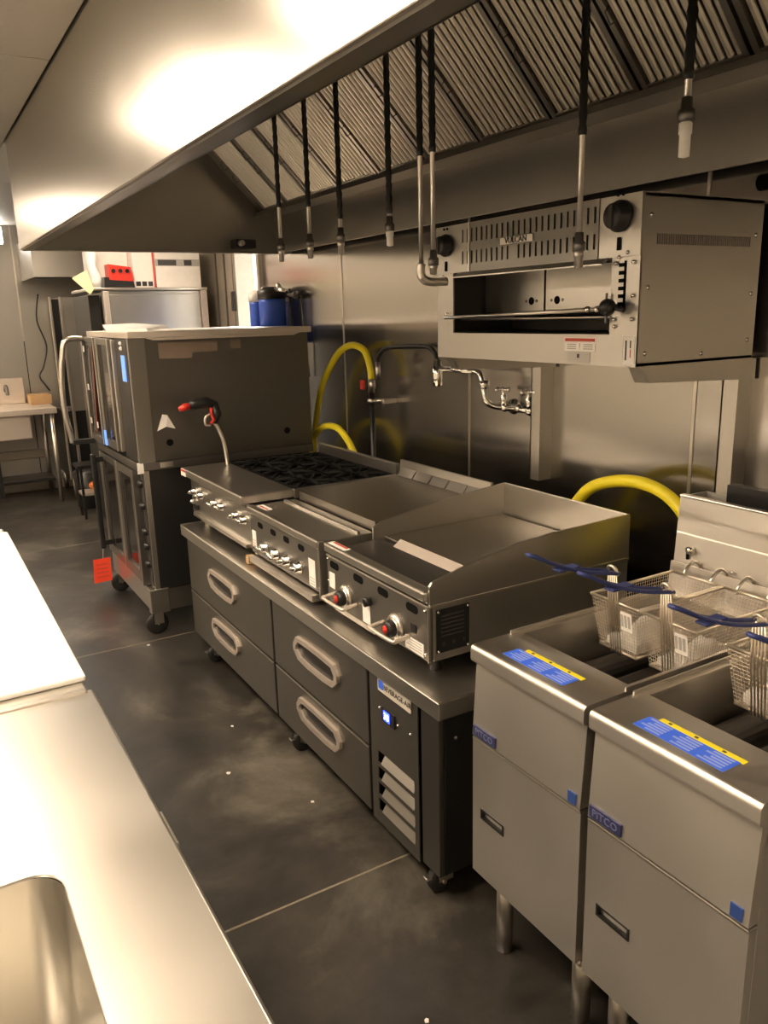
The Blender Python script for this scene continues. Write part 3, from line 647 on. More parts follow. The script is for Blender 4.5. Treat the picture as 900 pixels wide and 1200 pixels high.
for y in (2.203, 1.890):
    z = .766
    k = part('thermostat_knob', gr, 'black', fn=lambda b: b.lathe([(.026, 0), (.026, .022), (.022, .03), (.001, .031)], (1.140, y, z), (-1, 0, 0), 20))
    part('bezel', k, 'satin', fn=lambda b: b.lathe([(.040, 0), (.043, .004), (.038, .012), (.028, .014), (.027, 0)], (1.147, y, z), (-1, 0, 0), 24))
    part('knob_mark', k, 'red', fn=lambda b: b.lathe([(.013, 0), (.012, .004), (.001, .005)], (1.110, y+.002, z), (-1, 0, 0), 14))
    part('knob_guard', gr, 'light_metal', fn=lambda b: b.tube(smooth_path([(1.146, y+.070, z-.006), (1.106, y+.070, z-.010), (1.092, y+.060, z-.012), (1.092, y-.060, z-.012), (1.106, y-.070, z-.010), (1.146, y-.072, z-.004)], 4), .0065, 8))
    part('guard_lettering', gr, 'red_print', box=(1.0855, 1.087, y-.024, y+.016, z-.015, z-.009), bev=0)
for y, z0, z1, w in ((2.300, .770, .825, .040), (2.068, .718, .785, .048)):
    lb = part('paper_label', gr, 'white', box=(1.1448, 1.146, y-w/2, y+w/2, z0, z1), bev=.0003, label='white paper label')
lb = part('rating_label', gr, 'white', box=(1.1448, 1.146, 1.742, 1.838, .722, .762), bev=.0003, label='wide white printed label')
part('print', lb, 'grey_label', fn=lambda b: [b.box(1.1441, 1.1449, 1.750, 1.815+.015*(i % 2), .729+.0085*i, .732+.0085*i) for i in range(4)])
part('port', gr, 'black', box=(1.143, 1.146, 1.778, 1.806, .782, .808), bev=.001)
part('pilot_cup', gr, 'black', fn=lambda b: b.lathe([(.014, 0), (.016, .02), (.006, .022)], (1.146, 2.045, .80), (-1, 0, 0), 14))
for y, z in ((2.325, .868), (1.732, .866), (2.325, .79), (1.732, .735)): part('screw', gr, 'chrome', fn=lambda b: b.ball((1.145, y, z), .0055))
sp_ = part('spec_plate', gr, 'black', box=(1.170, 1.284, GY0-.0025, GY0, .738, .868), bev=.0008, label='black instruction plate on right side')
for x in (1.176, 1.278):
    for z in (.744, .862): part('screw', sp_, 'chrome', fn=lambda b: b.ball((x, GY0-.003, z), .004, 8))
part('print', sp_, 'dark_print', fn=lambda b: [b.box(1.185, 1.265, GY0-.0032, GY0-.0024, .785+.012*i, .789+.012*i) for i in range(6)] + [b.box(1.19+.035*i, 1.198+.035*i, GY0-.0032, GY0-.0024, .757, .768) for i in range(3)])
part('side_flange', gr, 'satin', fn=lambda b: b.box(1.150, 1.925, GY0-.004, GY0+.002, .878, .886, .001))
part('front_edge', gr, 'satin', fn=lambda b: b.box(1.143, 1.150, GY0-.003, GY0+.004, .715, .884, .001))
part('drip_tray', gr, 'satin', fn=lambda b: b.box(1.150, 1.45, 2.03, 2.30, .690, .712, .003))
for x, y in ((1.20, 1.765), (1.20, 2.02), (1.86, 1.765), (1.86, 2.29)):
    part('leg', gr, 'black', fn=lambda b: b.lathe([(.018, 0), (.02, .004), (.014, .018), (.014, .05)], (x, y, .667), (0, 0, 1), 12))

# ================================================================== fryers
def fryer(y1, label):
    y0 = y1-.382; X0 = 1.088
    t = thing('deep_fryer', label, 'fryer', (1.45, (y0+y1)/2, 0), 'deep fryers in the foreground')
    # ledge with rounded nose
    rr_ = .013
    prof = [(X0+.122, .868), (X0+.122, .884)] + [(X0+rr_-rr_*math.sin(a*math.pi/12), .884-rr_+rr_*math.cos(a*math.pi/12)) for a in range(7)] + [(X0, .848), (X0+.0015, .843), (X0+.005, .840), (X0+.018, .840), (X0+.018, .868)]
    part('front_ledge', t, 'fryer_steel', fn=lambda b: b.prism([(x, y0, z) for x, z in prof], (0, y1-y0, 0)))
    part('upper_panel', t, 'fryer_steel', fn=lambda b: b.prism([(X0+.018, y0+.004, .868), (X0+.003, y0+.004, .642), (X0+.03, y0+.004, .642), (X0+.034, y0+.004, .868)], (0, y1-y0-.008, 0)))
    dp = part('door', t, 'fryer_steel', fn=lambda b: b.holed('x', X0+.004, .022, y0+.002, y1-.004, .252, .636, [(.423, .452, [(y1-.128, y1-.038)])]))
    part('door_top_edge', dp, 'satin', box=(X0+.002, X0+.03, y0+.002, y1-.004, .632, .638), bev=.002)
    part('pull_slot', dp, 'black', fn=lambda b: b.ring([(X0+.002, y1-.128, .423), (X0+.002, y1-.038, .423), (X0+.002, y1-.038, .452), (X0+.002, y1-.128, .452)], [(X0+.002, y1-.123, .427), (X0+.002, y1-.043, .427), (X0+.002, y1-.043, .448), (X0+.002, y1-.123, .448)], (.02, 0, 0)))
    part('pull_pocket', dp, 'fryer_steel', fn=lambda b: b.prism([(X0+.012, y1-.13, .42), (X0+.024, y1-.13, .42), (X0+.024, y1-.13, .456), (X0+.018, y1-.13, .456)], (0, .094, 0)))
    part('side_panel', t, 'fryer_steel', box=(X0+.03, 1.93, y1-.008, y1-.004, .25, .868), bev=.001)
    part('side_panel', t, 'fryer_steel', box=(X0+.03, 1.93, y0+.004, y0+.008, .25, .868), bev=.001)
    part('bottom_panel', t, 'dark_steel', box=(X0+.03, 1.93, y0+.008, y1-.008, .25, .26), bev=.001)
    part('back_panel', t, 'dark_steel', box=(1.92, 1.93, y0+.008, y1-.008, .26, .868), bev=.001)
    part('hinge', dp, 'satin', fn=lambda b: (b.cyl((X0+.02, y0-.002, .246), (X0+.02, y0+.028, .246), .008, n=10)))
    # tank
    ty0, ty1, tx0, tx1 = y0+.022, y1-.022, X0+.150, 1.76
    part('tank_rim', t, 'fryer_steel', fn=lambda b: b.holed('z', .874, .010, X0+.122, 1.80, y0+.002, y1-.002, [(ty0, ty1, [(tx0, tx1)])]))
    for yy in (y0+.001, y1-.005): part('rim_flange', t, 'fryer_steel', box=(X0+.122, 1.80, yy, yy+.004, .878, .893), bev=.001)
    part('tank', t, 'fryer_steel', fn=lambda b: (b.box(tx0-.003, tx0, ty0, ty1, .68, .876), b.box(tx1, tx1+.003, ty0, ty1, .68, .876), b.box(tx0-.003, tx1+.003, ty0-.003, ty0, .68, .876), b.box(tx0-.003, tx1+.003, ty1, ty1+.003, .68, .876), b.box(tx0, tx1, ty0, ty1, .675, .68)))
    part('drain_shelf', t, 'fryer_steel', fn=lambda b: b.prism([(tx0, ty0, .80), (tx0+.10, ty0, .775), (tx0+.10, ty0, .77), (tx0, ty0, .795)], (0, ty1-ty0, 0)))
    for i in range(3):
        yy = ty0+.055+i*(ty1-ty0-.11)/2
        part('heat_tube', t, 'dark_steel', fn=lambda b: b.box(tx0+.10, tx1-.02, yy-.038, yy+.038, .70, .775, .025, 3))
    # hanger and flue
    hp = part('basket_hanger', t, 'fryer_steel', fn=lambda b: b.prism([(1.785, y0+.004, .884), (1.790, y0+.004, .884), (1.800, y0+.004, .970), (1.795, y0+.004, .970)], (0, y1-y0-.008, 0)))
    part('flue_front', t, 'fryer_steel', fn=lambda b: (b.prism([(1.803, y0+.002, .884), (1.813, y0+.002, .884), (1.830, y0+.002, 1.155), (1.820, y0+.002, 1.155)], (0, y1-y0-.004, 0))))
    part('flue_seam', t, 'fryer_steel', fn=lambda b: b.prism([(1.8115, y0+.002, 1.05), (1.815, y0+.002, 1.056), (1.822, y0+.002, 1.056), (1.82, y0+.002, 1.05)], (0, y1-y0-.004, 0)))
    part('flue_edge', t, 'satin', fn=lambda b: b.box(1.814, 1.834, y0+.002, y1-.002, 1.153, 1.160, .003))
    part('flue_side', t, 'fryer_steel', fn=lambda b: (b.box(1.825, 1.93, y1-.006, y1-.002, .868, 1.153), b.box(1.825, 1.93, y0+.002, y0+.006, .868, 1.153), b.box(1.926, 1.93, y0+.006, y1-.006, .868, 1.153)))
    part('flue_cap', t, 'black_side', fn=lambda b: (b.box(1.834, 1.93, y0+.006, y1-.10, 1.09, 1.095), b.box(1.90, 1.93, y0+.004, y1-.09, 1.095, 1.19)))
    part('hanger_pin', t, 'chrome', fn=lambda b: (b.lathe([(.010, 0), (.012, .004), (.011, .014), (.001, .018)], (1.808, y1-.06, 1.012), (-1, 0, 0), 14)))
    part('key_slot', t, 'black_matte', fn=lambda b: b.box(1.803, 1.8085, y1-.052, y1-.046, .982, 1.006))
    for i in range(3): part('screw', t, 'chrome', fn=lambda b: b.ball((1.804, y1-.09-.105*i, .982), .005))
    # badge, square sticker, label
    bd = part('name_badge', t, 'badge', box=(X0-.0005, X0+.006, y1-.096, y1-.010, .646, .674), bev=.001)
    text('lettering', 'PITCO', .024, (X0-.001, y1-.053, .660), FX, FY, 'badge_print', bd, .0005)
    part('square_sticker', t, 'blue_sq', box=(X0+.0015, X0+.006, y0+.016, y0+.040, .645, .672), bev=.0003)
    st = part('care_label', t, 'blue_label', box=(X0+.030, X0+.080, y0+.095, y1-.085, .884, .8848), bev=.0002, label='blue and yellow care label')
    part('yellow_band', st, 'yellow_tape', box=(X0+.080, X0+.094, y0+.090, y1-.105, .884, .8852), bev=.0002)
    def lines(b):
        L = y1-y0-.18
        for j in range(3):
            for i in range(5):
                a = y0+.099+j*L/3; b.box(X0+.035+.009*i, X0+.040+.009*i, a+.004, a+L/3-.012-.008*((i*7+j) % 3), .8846, .8851)
    part('print', st, 'pale_blue', fn=lines)
    for i in range(3): part('print', st, 'dark_print', box=(X0+.084, X0+.090, y0+.13+.06*i, y0+.138+.06*i, .8850, .8854), bev=0)
    for x in (1.165, 1.85):
        for y in (y0+.05, y1-.05):
            part('leg', t, 'satin', fn=lambda b: b.lathe([(.020, 0), (.022, .004), (.020, .028), (.023, .03), (.023, .25)], (x, y, 0), (0, 0, 1), 16))
    return t
fryer(1.446, 'stainless deep fryer with blue care label, next to the griddle')
fryer(1.049, 'nearest stainless deep fryer with blue care label, cut by the right frame edge')

# baskets ------------------------------------------------------------
def basket(yc, label):
    x0, x1, hw = 1.432, 1.738, .077; zt, zb = .962, .826
    bx0, bx1, bw = 1.452, 1.70, .060
    t = thing('fryer_basket', label, 'basket', (1.58, yc, zb-.003), 'fryer baskets hanging on the hanger')
    top = [(x0, yc-hw), (x1, yc-hw), (x1, yc+hw), (x0, yc+hw)]; bot = [(bx0, yc-bw), (bx1, yc-bw), (bx1, yc+bw), (bx0, yc+bw)]
    part('rim', t, 'wire', fn=lambda b: [b.cyl((*top[i], zt), (*top[(i+1) % 4], zt), .0042, n=8) for i in range(4)] + [b.ball((*p, zt), .0045, 8) for p in top])
    part('bottom_frame', t, 'wire', fn=lambda b: [b.cyl((*bot[i], zb), (*bot[(i+1) % 4], zb), .0035, n=8) for i in range(4)])
    def mesh(b):
        r = .00062
        for i in range(4):
            a0, a1, b0, b1 = Vector((*top[i], zt)), Vector((*top[(i+1) % 4], zt)), Vector((*bot[i], zb)), Vector((*bot[(i+1) % 4], zb))
            n = int((a1-a0).length/.0088)
            for k in range(n+1): b.tube([a0.lerp(a1, k/n), b0.lerp(b1, k/n)], r, 4, caps=False)
            for k in range(1, 15): b.tube([a0.lerp(b0, k/15), a1.lerp(b1, k/15)], r, 4, caps=False)
        n = 34
        for k in range(1, n): x = bx0+(bx1-bx0)*k/n; b.tube([(x, yc-bw, zb), (x, yc+bw, zb)], r, 4, caps=False)
        for k in range(1, 16): y = yc-bw+2*bw*k/16; b.tube([(bx0, y, zb), (bx1, y, zb)], r, 4, caps=False)
    wm = part('wire_mesh', t, 'wire', fn=mesh); wm['kind'] = 'stuff'
    for k in range(5):
        y = yc-.016+.008*k
        part('handle_strut', t, 'wire', fn=lambda b: b.tube([(1.447, y, zb-.006), (x0-.005, y, zt), (1.420, yc+(y-yc)*.8, 1.042)], .0022, 6))
    part('strut_clip', t, 'wire', fn=lambda b: b.tube([(1.4405, yc-.022, .895), (1.4405, yc+.022, .895)], .003, 6))
    part('handle_yoke', t, 'wire', fn=lambda b: b.tube(smooth_path([(1.422, yc-.016, 1.036), (1.418, yc-.012, 1.052), (1.416, yc, 1.058), (1.418, yc+.012, 1.052), (1.422, yc+.016, 1.036)]), .004, 8))
    def hnd(b):
        P = [(1.428, yc-.015, 1.040), (1.33, yc-.016, 1.062), (1.24, yc-.015, 1.092), (1.165, yc-.013, 1.128), (1.150, yc, 1.134), (1.165, yc+.013, 1.128), (1.24, yc+.015, 1.092), (1.33, yc+.016, 1.062), (1.428, yc+.015, 1.040)]
        b.tube(smooth_path(P, 4), .0048, 8)
        b.box(1.235, 1.30, yc-.014, yc+.014, 1.078, 1.084, .002)
    part('grip', t, 'blue_grip', fn=hnd, label='blue coated wire handle')
    for s in (-.042, .042):
        part('hook', t, 'satin', fn=lambda b: b.tube(smooth_path([(x1, yc+s, zt-.01), (x1+.010, yc+s, zt+.012), (x1+.040, yc+s, zt+.028), (x1+.058, yc+s, zt+.020), (x1+.067, yc+s, zt+.010), (x1+.0675, yc+s, zt-.004)], 4), .0045, 8))
    tg = part('paper_tag', t, 'white', fn=lambda b: b.prism([(x0-.003, yc-.058, .945), (x0-.003, yc-.022, .945), (x0+.004, yc-.022, .895), (x0+.004, yc-.058, .895)], (.0006, 0, 0)), label='white printed tag')
    part('print', tg, 'grey_label', fn=lambda b: [b.prism([(x0-.0036+.0014*i*0, yc-.053+.011*i, .938), (x0-.0036, yc-.046+.011*i, .938), (x0+.0020, yc-.046+.011*i, .905), (x0+.0020, yc-.053+.011*i, .905)], (.0005, 0, 0)) for i in range(3)])
    return t
BK = [(1.312, 'fryer basket with blue handle, farthest, beside the griddle guard'), (1.149, 'second fryer basket from the griddle, in the first fryer'),
      (.915, 'third fryer basket from the griddle, half cut by the right edge'), (.752, 'blue-handled fryer basket mostly outside the right frame edge')]
b0 = basket(*BK[0])
for yc, lab in BK[1:]: copy_tree(b0, (0, yc-BK[0][0], 0), lab)
def packet(yc, label, s=1.0):
    def f(b):
        nx, ny = 9, 6; g = []
        for i in range(nx):
            row = []
            for j in range(ny):
                u, v = i/(nx-1), j/(ny-1)
                row.append(b.bm.verts.new((1.465+.20*u, yc-.05+.10*v, .8295+s*(.016+.085*math.sin(math.pi*u)*(.55+.45*math.sin(3*v+u*4))*math.sin(math.pi*min(1, v*1.1+.05))+random.uniform(0, .008)))))
            g.append(row)
        low = [[b.bm.verts.new((v.co.x, v.co.y, .8295)) for v in row] for row in g]
        for i in range(nx-1):
            for j in range(ny-1):
                f_ = b.bm.faces.new((g[i][j], g[i+1][j], g[i+1][j+1], g[i][j+1])); f_.smooth = True
                b.bm.faces.new((low[i][j], low[i][j+1], low[i+1][j+1], low[i+1][j]))
        for i in range(nx-1):
            b.bm.faces.new((g[i][0], low[i][0], low[i+1][0], g[i+1][0])); b.bm.faces.new((g[i][-1], g[i+1][-1], low[i+1][-1], low[i][-1]))
        for j in range(ny-1):
            b.bm.faces.new((g[0][j], g[0][j+1], low[0][j+1], low[0][j])); b.bm.faces.new((g[-1][j], low[-1][j], low[-1][j+1], g[-1][j+1]))
    tag(part('paper_packet', None, 'white', fn=f), label, 'packet', 'white packets inside the baskets')
packet(1.312, 'white paper packet lying in the basket farthest from the camera')
packet(1.149, 'white paper packet lying in the second basket from the griddle')
packet(.915, 'white paper packet lying in the third basket from the griddle', 1.25)

# ================================================================== gas hoses and pipes behind the line
def hose(pts, r, label, m='yellow', ends=True):
    t = thing('gas_hose', label, 'hose', pts[0], 'yellow gas hoses behind the appliances')
    part('sleeve', t, m, fn=lambda b: b.tube(smooth_path(pts, 8), r, 12))
    if ends:
        p, q = Vector(pts[-1]), Vector(pts[-2]); d = (p-q).normalized()
        part('end_fitting', t, 'satin', fn=lambda b: b.cyl(p, p+d*.05, r*1.1, n=8))
    return t
hose([(2.10, 4.42, .80), (2.10, 4.36, 1.00), (2.10, 4.29, 1.18), (2.10, 4.207, 1.307), (2.10, 4.03, 1.455), (2.10, 3.90, 1.505), (2.10, 3.80, 1.508), (2.10, 3.71, 1.478), (2.10, 3.665, 1.40), (2.10, 3.655, 1.34)], .018, 'yellow gas hose arching from behind the oven to the black wall pipe')
hose([(2.05, 4.36, .82), (2.05, 4.30, .95), (2.05, 4.15, 1.04), (2.05, 3.98, 1.055), (2.05, 3.86, 1.005), (2.05, 3.77, .92), (2.05, 3.74, .84)], .019, 'short yellow gas hose curving down behind the burner grates')
hose([(1.925, 2.20, .80), (2.01, 2.19, .83), (2.05, 2.10, .96), (2.05, 2.03, 1.035), (2.05, 1.945, 1.078), (2.05, 1.83, 1.102), (2.05, 1.72, 1.094), (2.05, 1.63, 1.05), (2.04, 1.53, .95), (1.99, 1.44, .84), (1.935, 1.40, .80)], .0215, 'yellow gas hose arching between the griddle and the fryers')
gpipe = thing('gas_pipe', 'black vertical gas pipe with a red valve on the rear wall', 'pipe', (2.10, 3.655, .3))
part('pipe', gpipe, 'black', fn=lambda b: b.cyl((2.10, 3.655, .3), (2.10, 3.655, 1.27), .015, n=12))
part('valve', gpipe, 'satin', fn=lambda b: (b.cyl((2.10, 3.655, 1.215), (2.10, 3.655, 1.24), .026, n=8), b.cyl((2.10, 3.655, 1.27), (2.10, 3.655, 1.335), .018, n=10), b.cyl((2.10, 3.655, 1.225), (2.2, 3.60, 1.23), .012, n=10)))
part('valve_handle', gpipe, 'red', fn=lambda b: b.box(2.06, 2.075, 3.675, 3.71, 1.285, 1.335, .005))
part('wall_clip', gpipe, 'satin', fn=lambda b: b.box(2.12, 2.2, 3.565, 3.59, 1.215, 1.24, .004))

# pot filler faucet
pf = thing('pot_filler', 'chrome double-jointed pot filler faucet on the rear wall', 'faucet', (2.17, 2.55, 1.26))
part('body', pf, 'chrome', fn=lambda b: (b.cyl((2.15, 2.62, 1.275), (2.15, 2.40, 1.275), .013, n=12), b.ball((2.15, 2.62, 1.275), .019), b.ball((2.15, 2.46, 1.275), .021), b.ball((2.15, 2.53, 1.278), .017)))
for y in (2.62, 2.42):
    part('wall_flange', pf, 'chrome', fn=lambda b: (b.lathe([(.034, 0), (.032, .008), (.014, .016), (.014, .05)], (2.2, y, 1.275), (-1, 0, 0), 20),))
for y in (2.62, 2.46):
    part('valve_stem', pf, 'chrome', fn=lambda b: b.lathe([(.015, 0), (.015, .05), (.009, .055), (.009, .075), (.012, .078), (.001, .09)], (2.15, y, 1.275), (-.15, 0, 1), 14))
    part('cross_handle', pf, 'chrome', fn=lambda b: (b.cyl((2.138-.032, y, 1.352), (2.138+.032, y, 1.352), .006, n=8), b.cyl((2.138, y-.034, 1.352), (2.138, y+.034, 1.352), .006, n=8), [b.ball((2.138+dx, y+dy, 1.352), .009, 8) for dx, dy in ((.032, 0), (-.032, 0), (0, .034), (0, -.034))]))
part('riser', pf, 'chrome', fn=lambda b: b.tube(smooth_path([(2.15, 2.62, 1.275), (2.11, 2.650, 1.283), (2.085, 2.662, 1.305), (2.08, 2.672, 1.34), (2.08, 2.688, 1.39), (2.08, 2.705, 1.416), (2.08, 2.745, 1.424)], 6), .013, 12))
part('collar', pf, 'chrome', fn=lambda b: b.cyl((2.08, 2.668, 1.355), (2.08, 2.672, 1.39), .021, n=12))
part('arm', pf, 'chrome', fn=lambda b: b.tube([(2.08, 2.74, 1.424), (2.08, 2.99, 1.424)], .0125, 12))
part('swivel_joint', pf, 'chrome', fn=lambda b: b.lathe([(.02, 0), (.023, .003), (.023, .09), (.018, .094), (.016, .12), (.001, .122)], (2.08, 3.015, 1.345), (0, 0, 1), 16))
part('arm', pf, 'black', fn=lambda b: b.tube(smooth_path([(2.08, 3.015, 1.455), (2.08, 3.03, 1.49), (2.08, 3.075, 1.515), (2.08, 3.15, 1.52), (2.08, 3.38, 1.512), (2.08, 3.47, 1.502), (2.08, 3.535, 1.462), (2.08, 3.55, 1.43)], 6), .0115, 12), label='outer arm, dark reflection put into its colour')  # black stands in for dark surroundings mirrored in the chrome
part('spout', pf, 'satin', fn=lambda b: b.cyl((2.08, 3.55, 1.435), (2.08, 3.553, 1.345), .0135, n=12))

# ================================================================== double convection oven
OX0, OX1, OY0, OY1 = .985, 1.955, 4.10, 5.06
ov = thing('double_convection_oven', 'tall two-deck convection oven on casters at far end of line', 'oven', (1.45, 4.58, 0))
part('upper_body', ov, 'oven_side', box=(OX0+.02, OX1, OY0, OY1, .958, 1.590), bev=.004)
part('top_cap', ov, 'light_metal', fn=lambda b: (b.box(OX0-.02, OX1+.01, OY0-.03, OY1+.01, 1.585, 1.616, .003)))  # pale metal puts the lit look of the oven top into colour
part('top_fascia', ov, 'light_metal', fn=lambda b: b.prism([(1.05, OY0-.03, 1.585), (OX1-.06, OY0-.03, 1.585), (OX1-.10, OY0-.03, 1.572), (1.09, OY0-.03, 1.572)], (0, .006, 0)))  # same painted brightness as the cap
part('front_corner', ov, 'control_steel', box=(.965, 1.052, OY0-.012, OY0+.012, .955, 1.585), bev=.003)
part('lower_body', ov, 'black_side', box=(OX0+.03, OX1-.02, OY0+.01, OY1, .26, .940), bev=.004)
part('deck_joint', ov, 'dark_steel', fn=lambda b: b.box(.955, OX1, OY0-.01, OY1, .915, .958, .003))
part('maker_label', ov, 'satin', box=(1.07, 1.14, OY0-.0115, OY0-.009, .925, .952), bev=.0005)
part('corner_tape', ov, 'white', box=(.953, .985, OY0-.012, OY0-.009, .905, .962), bev=.0005)
part('torn_label', ov, 'torn', fn=lambda b: b.prism([(1.12, OY0-.0005, 1.56), (1.43, OY0-.0005, 1.56), (1.43, OY0-.0005, 1.505), (1.29, OY0-.0005, 1.505), (1.29, OY0-.0005, 1.475), (1.12, OY0-.0005, 1.48)], (0, -.001, 0)), label='torn pinkish label remains')
part('torn_label', ov, 'torn', box=(1.50, 1.56, OY0-.0015, OY0-.0005, 1.515, 1.56), bev=0)
part('paper_scrap', ov, 'white', fn=lambda b: b.prism([(1.075, OY0-.001, 1.115), (1.105, OY0-.012, 1.20), (1.13, OY0-.014, 1.195), (1.17, OY0-.002, 1.12), (1.12, OY0-.010, 1.135)], (0, -.002, 0)))
for x in (1.135, 1.80): part('hole_plug', ov, 'black_matte', fn=lambda b: b.cyl((x, OY0-.003, 1.05), (x, OY0+.001, 1.05), .018))
# upper deck front: control strip, two doors standing slightly open
part('control_strip', ov, 'black', box=(.965, 1.005, OY0+.02, OY0+.26, .962, 1.580), bev=.003)
part('display', ov, 'led_pale', box=(.961, .966, OY0+.07, OY0+.14, 1.37, 1.50), bev=.001)
part('indicator', ov, 'led_pale', box=(.930, .936, 4.66, 4.70, .985, 1.07), bev=.001)
for z in (1.535, 1.56): part('switch', ov, 'white', fn=lambda b: b.ball((.963, OY0+.12, z), .011, 8))
part('door_edge_strip', ov, 'satin', box=(.945, .985, OY0+.265, OY0+.285, .985, 1.575), bev=.003)
part('cavity', ov, 'rack', box=(.988, 1.006, OY0+.29, OY1-.02, .975, 1.575), bev=.002)
def oven_door(name_y0, name_y1, x, z0, z1, win=.035, glass='glass_dark'):
    d = part('door', ov, 'control_steel', fn=lambda b: b.holed('x', x, .045, name_y0, name_y1, z0, z1, [(z0+win, z1-win*.8, [(name_y0+win, name_y1-win)])]))
    part('window', d, glass, box=(x+.012, x+.02, name_y0+win-.005, name_y1-win+.005, z0+win-.005, z1-win*.8+.005), bev=0)
    for yy in (name_y0, name_y1-.012): part('edge_trim', d, 'satin', box=(x-.003, x+.001, yy, yy+.012, z0, z1), bev=.001)
    return d
d1 = oven_door(4.40, 4.70, .935, .985, 1.580, .04)
d2 = oven_door(4.705, 5.05, .925, .985, 1.585, .03)
part('reflection_streak', d2, 'maroon', fn=lambda b: b.prism([(.928, 4.77, 1.53), (.928, 4.80, 1.53), (.928, 4.90, 1.04), (.928, 4.86, 1.04)], (.004, 0, 0)))  # painted streaks for the reflections in the upper door window
part('reflection_streak', d2, 'dark_steel', fn=lambda b: b.prism([(.926, 4.83, 1.53), (.926, 4.87, 1.53), (.926, 4.93, 1.04), (.926, 4.90, 1.04)], (.004, 0, 0)))
for y, z in ((4.97, 1.50), (4.95, 1.28), (4.97, 1.08), (4.80, 1.07)): part('paper_tab', d2, 'white', box=(.9225, .9245, y, y+.035, z, z+.035), bev=.0005)
part('handle', ov, 'satin', fn=lambda b: b.tube(smooth_path([(.800, 4.98, .975), (.796, 4.98, 1.02), (.782, 4.98, 1.12), (.776, 4.98, 1.22), (.782, 4.98, 1.36), (.80, 4.98, 1.48), (.83, 4.98, 1.57), (.926, 4.98, 1.575)], 5), .016, 8), label='long curved door handle')
part('handle_mount', ov, 'black', box=(.80, .93, 4.965, 4.995, .962, .992), bev=.004)
# lower deck front
part('front_panel', ov, 'steel_v', box=(.990, 1.02, OY0+.012, OY0+.10, .26, .912), bev=.003)
for z in (.84, .72, .58, .50, .40): part('knob', ov, 'black', fn=lambda b: b.lathe([(.02, 0), (.022, .006), (.017, .028), (.001, .03)], (.990, OY0+.055, z), (-1, 0, 0), 14))
part('control_inset', ov, 'rack', box=(.984, .992, OY0+.03, OY0+.08, .28, .90), bev=.001)
e1 = oven_door(4.22, 4.60, .955, .275, .905, .06)
e2 = oven_door(4.605, 5.03, .955, .275, .905, .05)
part('front_edge', ov, 'dark_steel', box=(.95, .995, OY0+.10, OY0+.115, .27, .91), bev=.002)
part('door_handle', ov, 'black', fn=lambda b: (b.box(.885, .915, 4.93, 4.97, .31, .90, .008), b.box(.915, .958, 4.94, 4.96, .85, .88), b.box(.915, .958, 4.94, 4.96, .33, .36)), label='black vertical door handle')
part('base_skirt', ov, 'steel', box=(.965, OX1-.03, OY0+.02, OY1-.02, .135, .262), bev=.004)
part('front_post', ov, 'steel_v', box=(.955, 1.06, OY0+.005, OY0+.06, .13, .268), bev=.006)
for x, y in ((1.005, 4.16), (1.005, 5.0), (1.87, 4.16), (1.87, 5.0)): caster(ov, x, y, .06, .135)
tg = thing('red_tag', 'red printed inspection tag hanging below the black oven door handle', 'tag', (.88, 4.95, .24))
part('tag_card', tg, 'red_tag', fn=lambda b: b.prism([(.822, 4.950, .095), (.930, 4.950, .098), (.936, 4.956, .245), (.832, 4.956, .245)], (0, .0015, 0)))
for i in range(4):
    part('print', tg, 'red_print', fn=lambda b: b.prism([(.845, 4.9495+.0008*i, .128+.026*i), (.915, 4.9495+.0008*i, .128+.026*i), (.915, 4.9495+.0008*i, .134+.026*i), (.845, 4.9495+.0008*i, .134+.026*i)], (0, .0008, 0)))
part('string', tg, 'white', fn=lambda b: b.tube([(.89, 4.955, .244), (.90, 4.952, .33)], .0015, 6))
tag(part('plastic_sheet', None, 'white_plastic', fn=lambda b: b.prism([(.97, 4.55, 1.6165), (1.10, 4.20, 1.6165), (1.22, 4.25, 1.630), (1.16, 4.7, 1.642), (1.02, 4.85, 1.638)], (0, .02, .014))), 'crumpled white plastic sheet lying on top of the oven', 'plastic sheet')

# gas torch / spray gun standing behind the front burner
tw = thing('spray_gun', 'black and red trigger gun on bent steel tube at the far left of range', 'spray gun', (1.335, 3.80, .922))
part('tube', tw, 'satin', fn=lambda b: b.tube(smooth_path([(1.335, 3.80, .924), (1.330, 3.80, 1.0), (1.322, 3.81, 1.08), (1.300, 3.81, 1.14), (1.278, 3.815, 1.18)], 5), .010, 10))
part('grip', tw, 'black', fn=lambda b: (b.tube([(1.285, 3.815, 1.165), (1.30, 3.815, 1.21), (1.292, 3.815, 1.26)], .02, 10, rr=[.015, .026, .022]), b.tube([(1.305, 3.815, 1.255), (1.25, 3.815, 1.272), (1.19, 3.815, 1.268), (1.165, 3.815, 1.262)], .02, 10, rr=[.018, .028, .026, .016])))
part('nozzle_cap', tw, 'red', fn=lambda b: b.tube([(1.168, 3.815, 1.262), (1.145, 3.815, 1.258), (1.115, 3.815, 1.248)], .015, 10, rr=[.015, .018, .011]))
part('trigger', tw, 'red', fn=lambda b: b.tube([(1.272, 3.80, 1.245), (1.268, 3.80, 1.215), (1.280, 3.80, 1.185), (1.262, 3.80, 1.168)], .008, 8))
part('trigger_guard', tw, 'light_metal', fn=lambda b: b.tube(smooth_path([(1.262, 3.80, 1.215), (1.238, 3.80, 1.20), (1.236, 3.80, 1.165), (1.262, 3.80, 1.160)], 4), .006, 8))

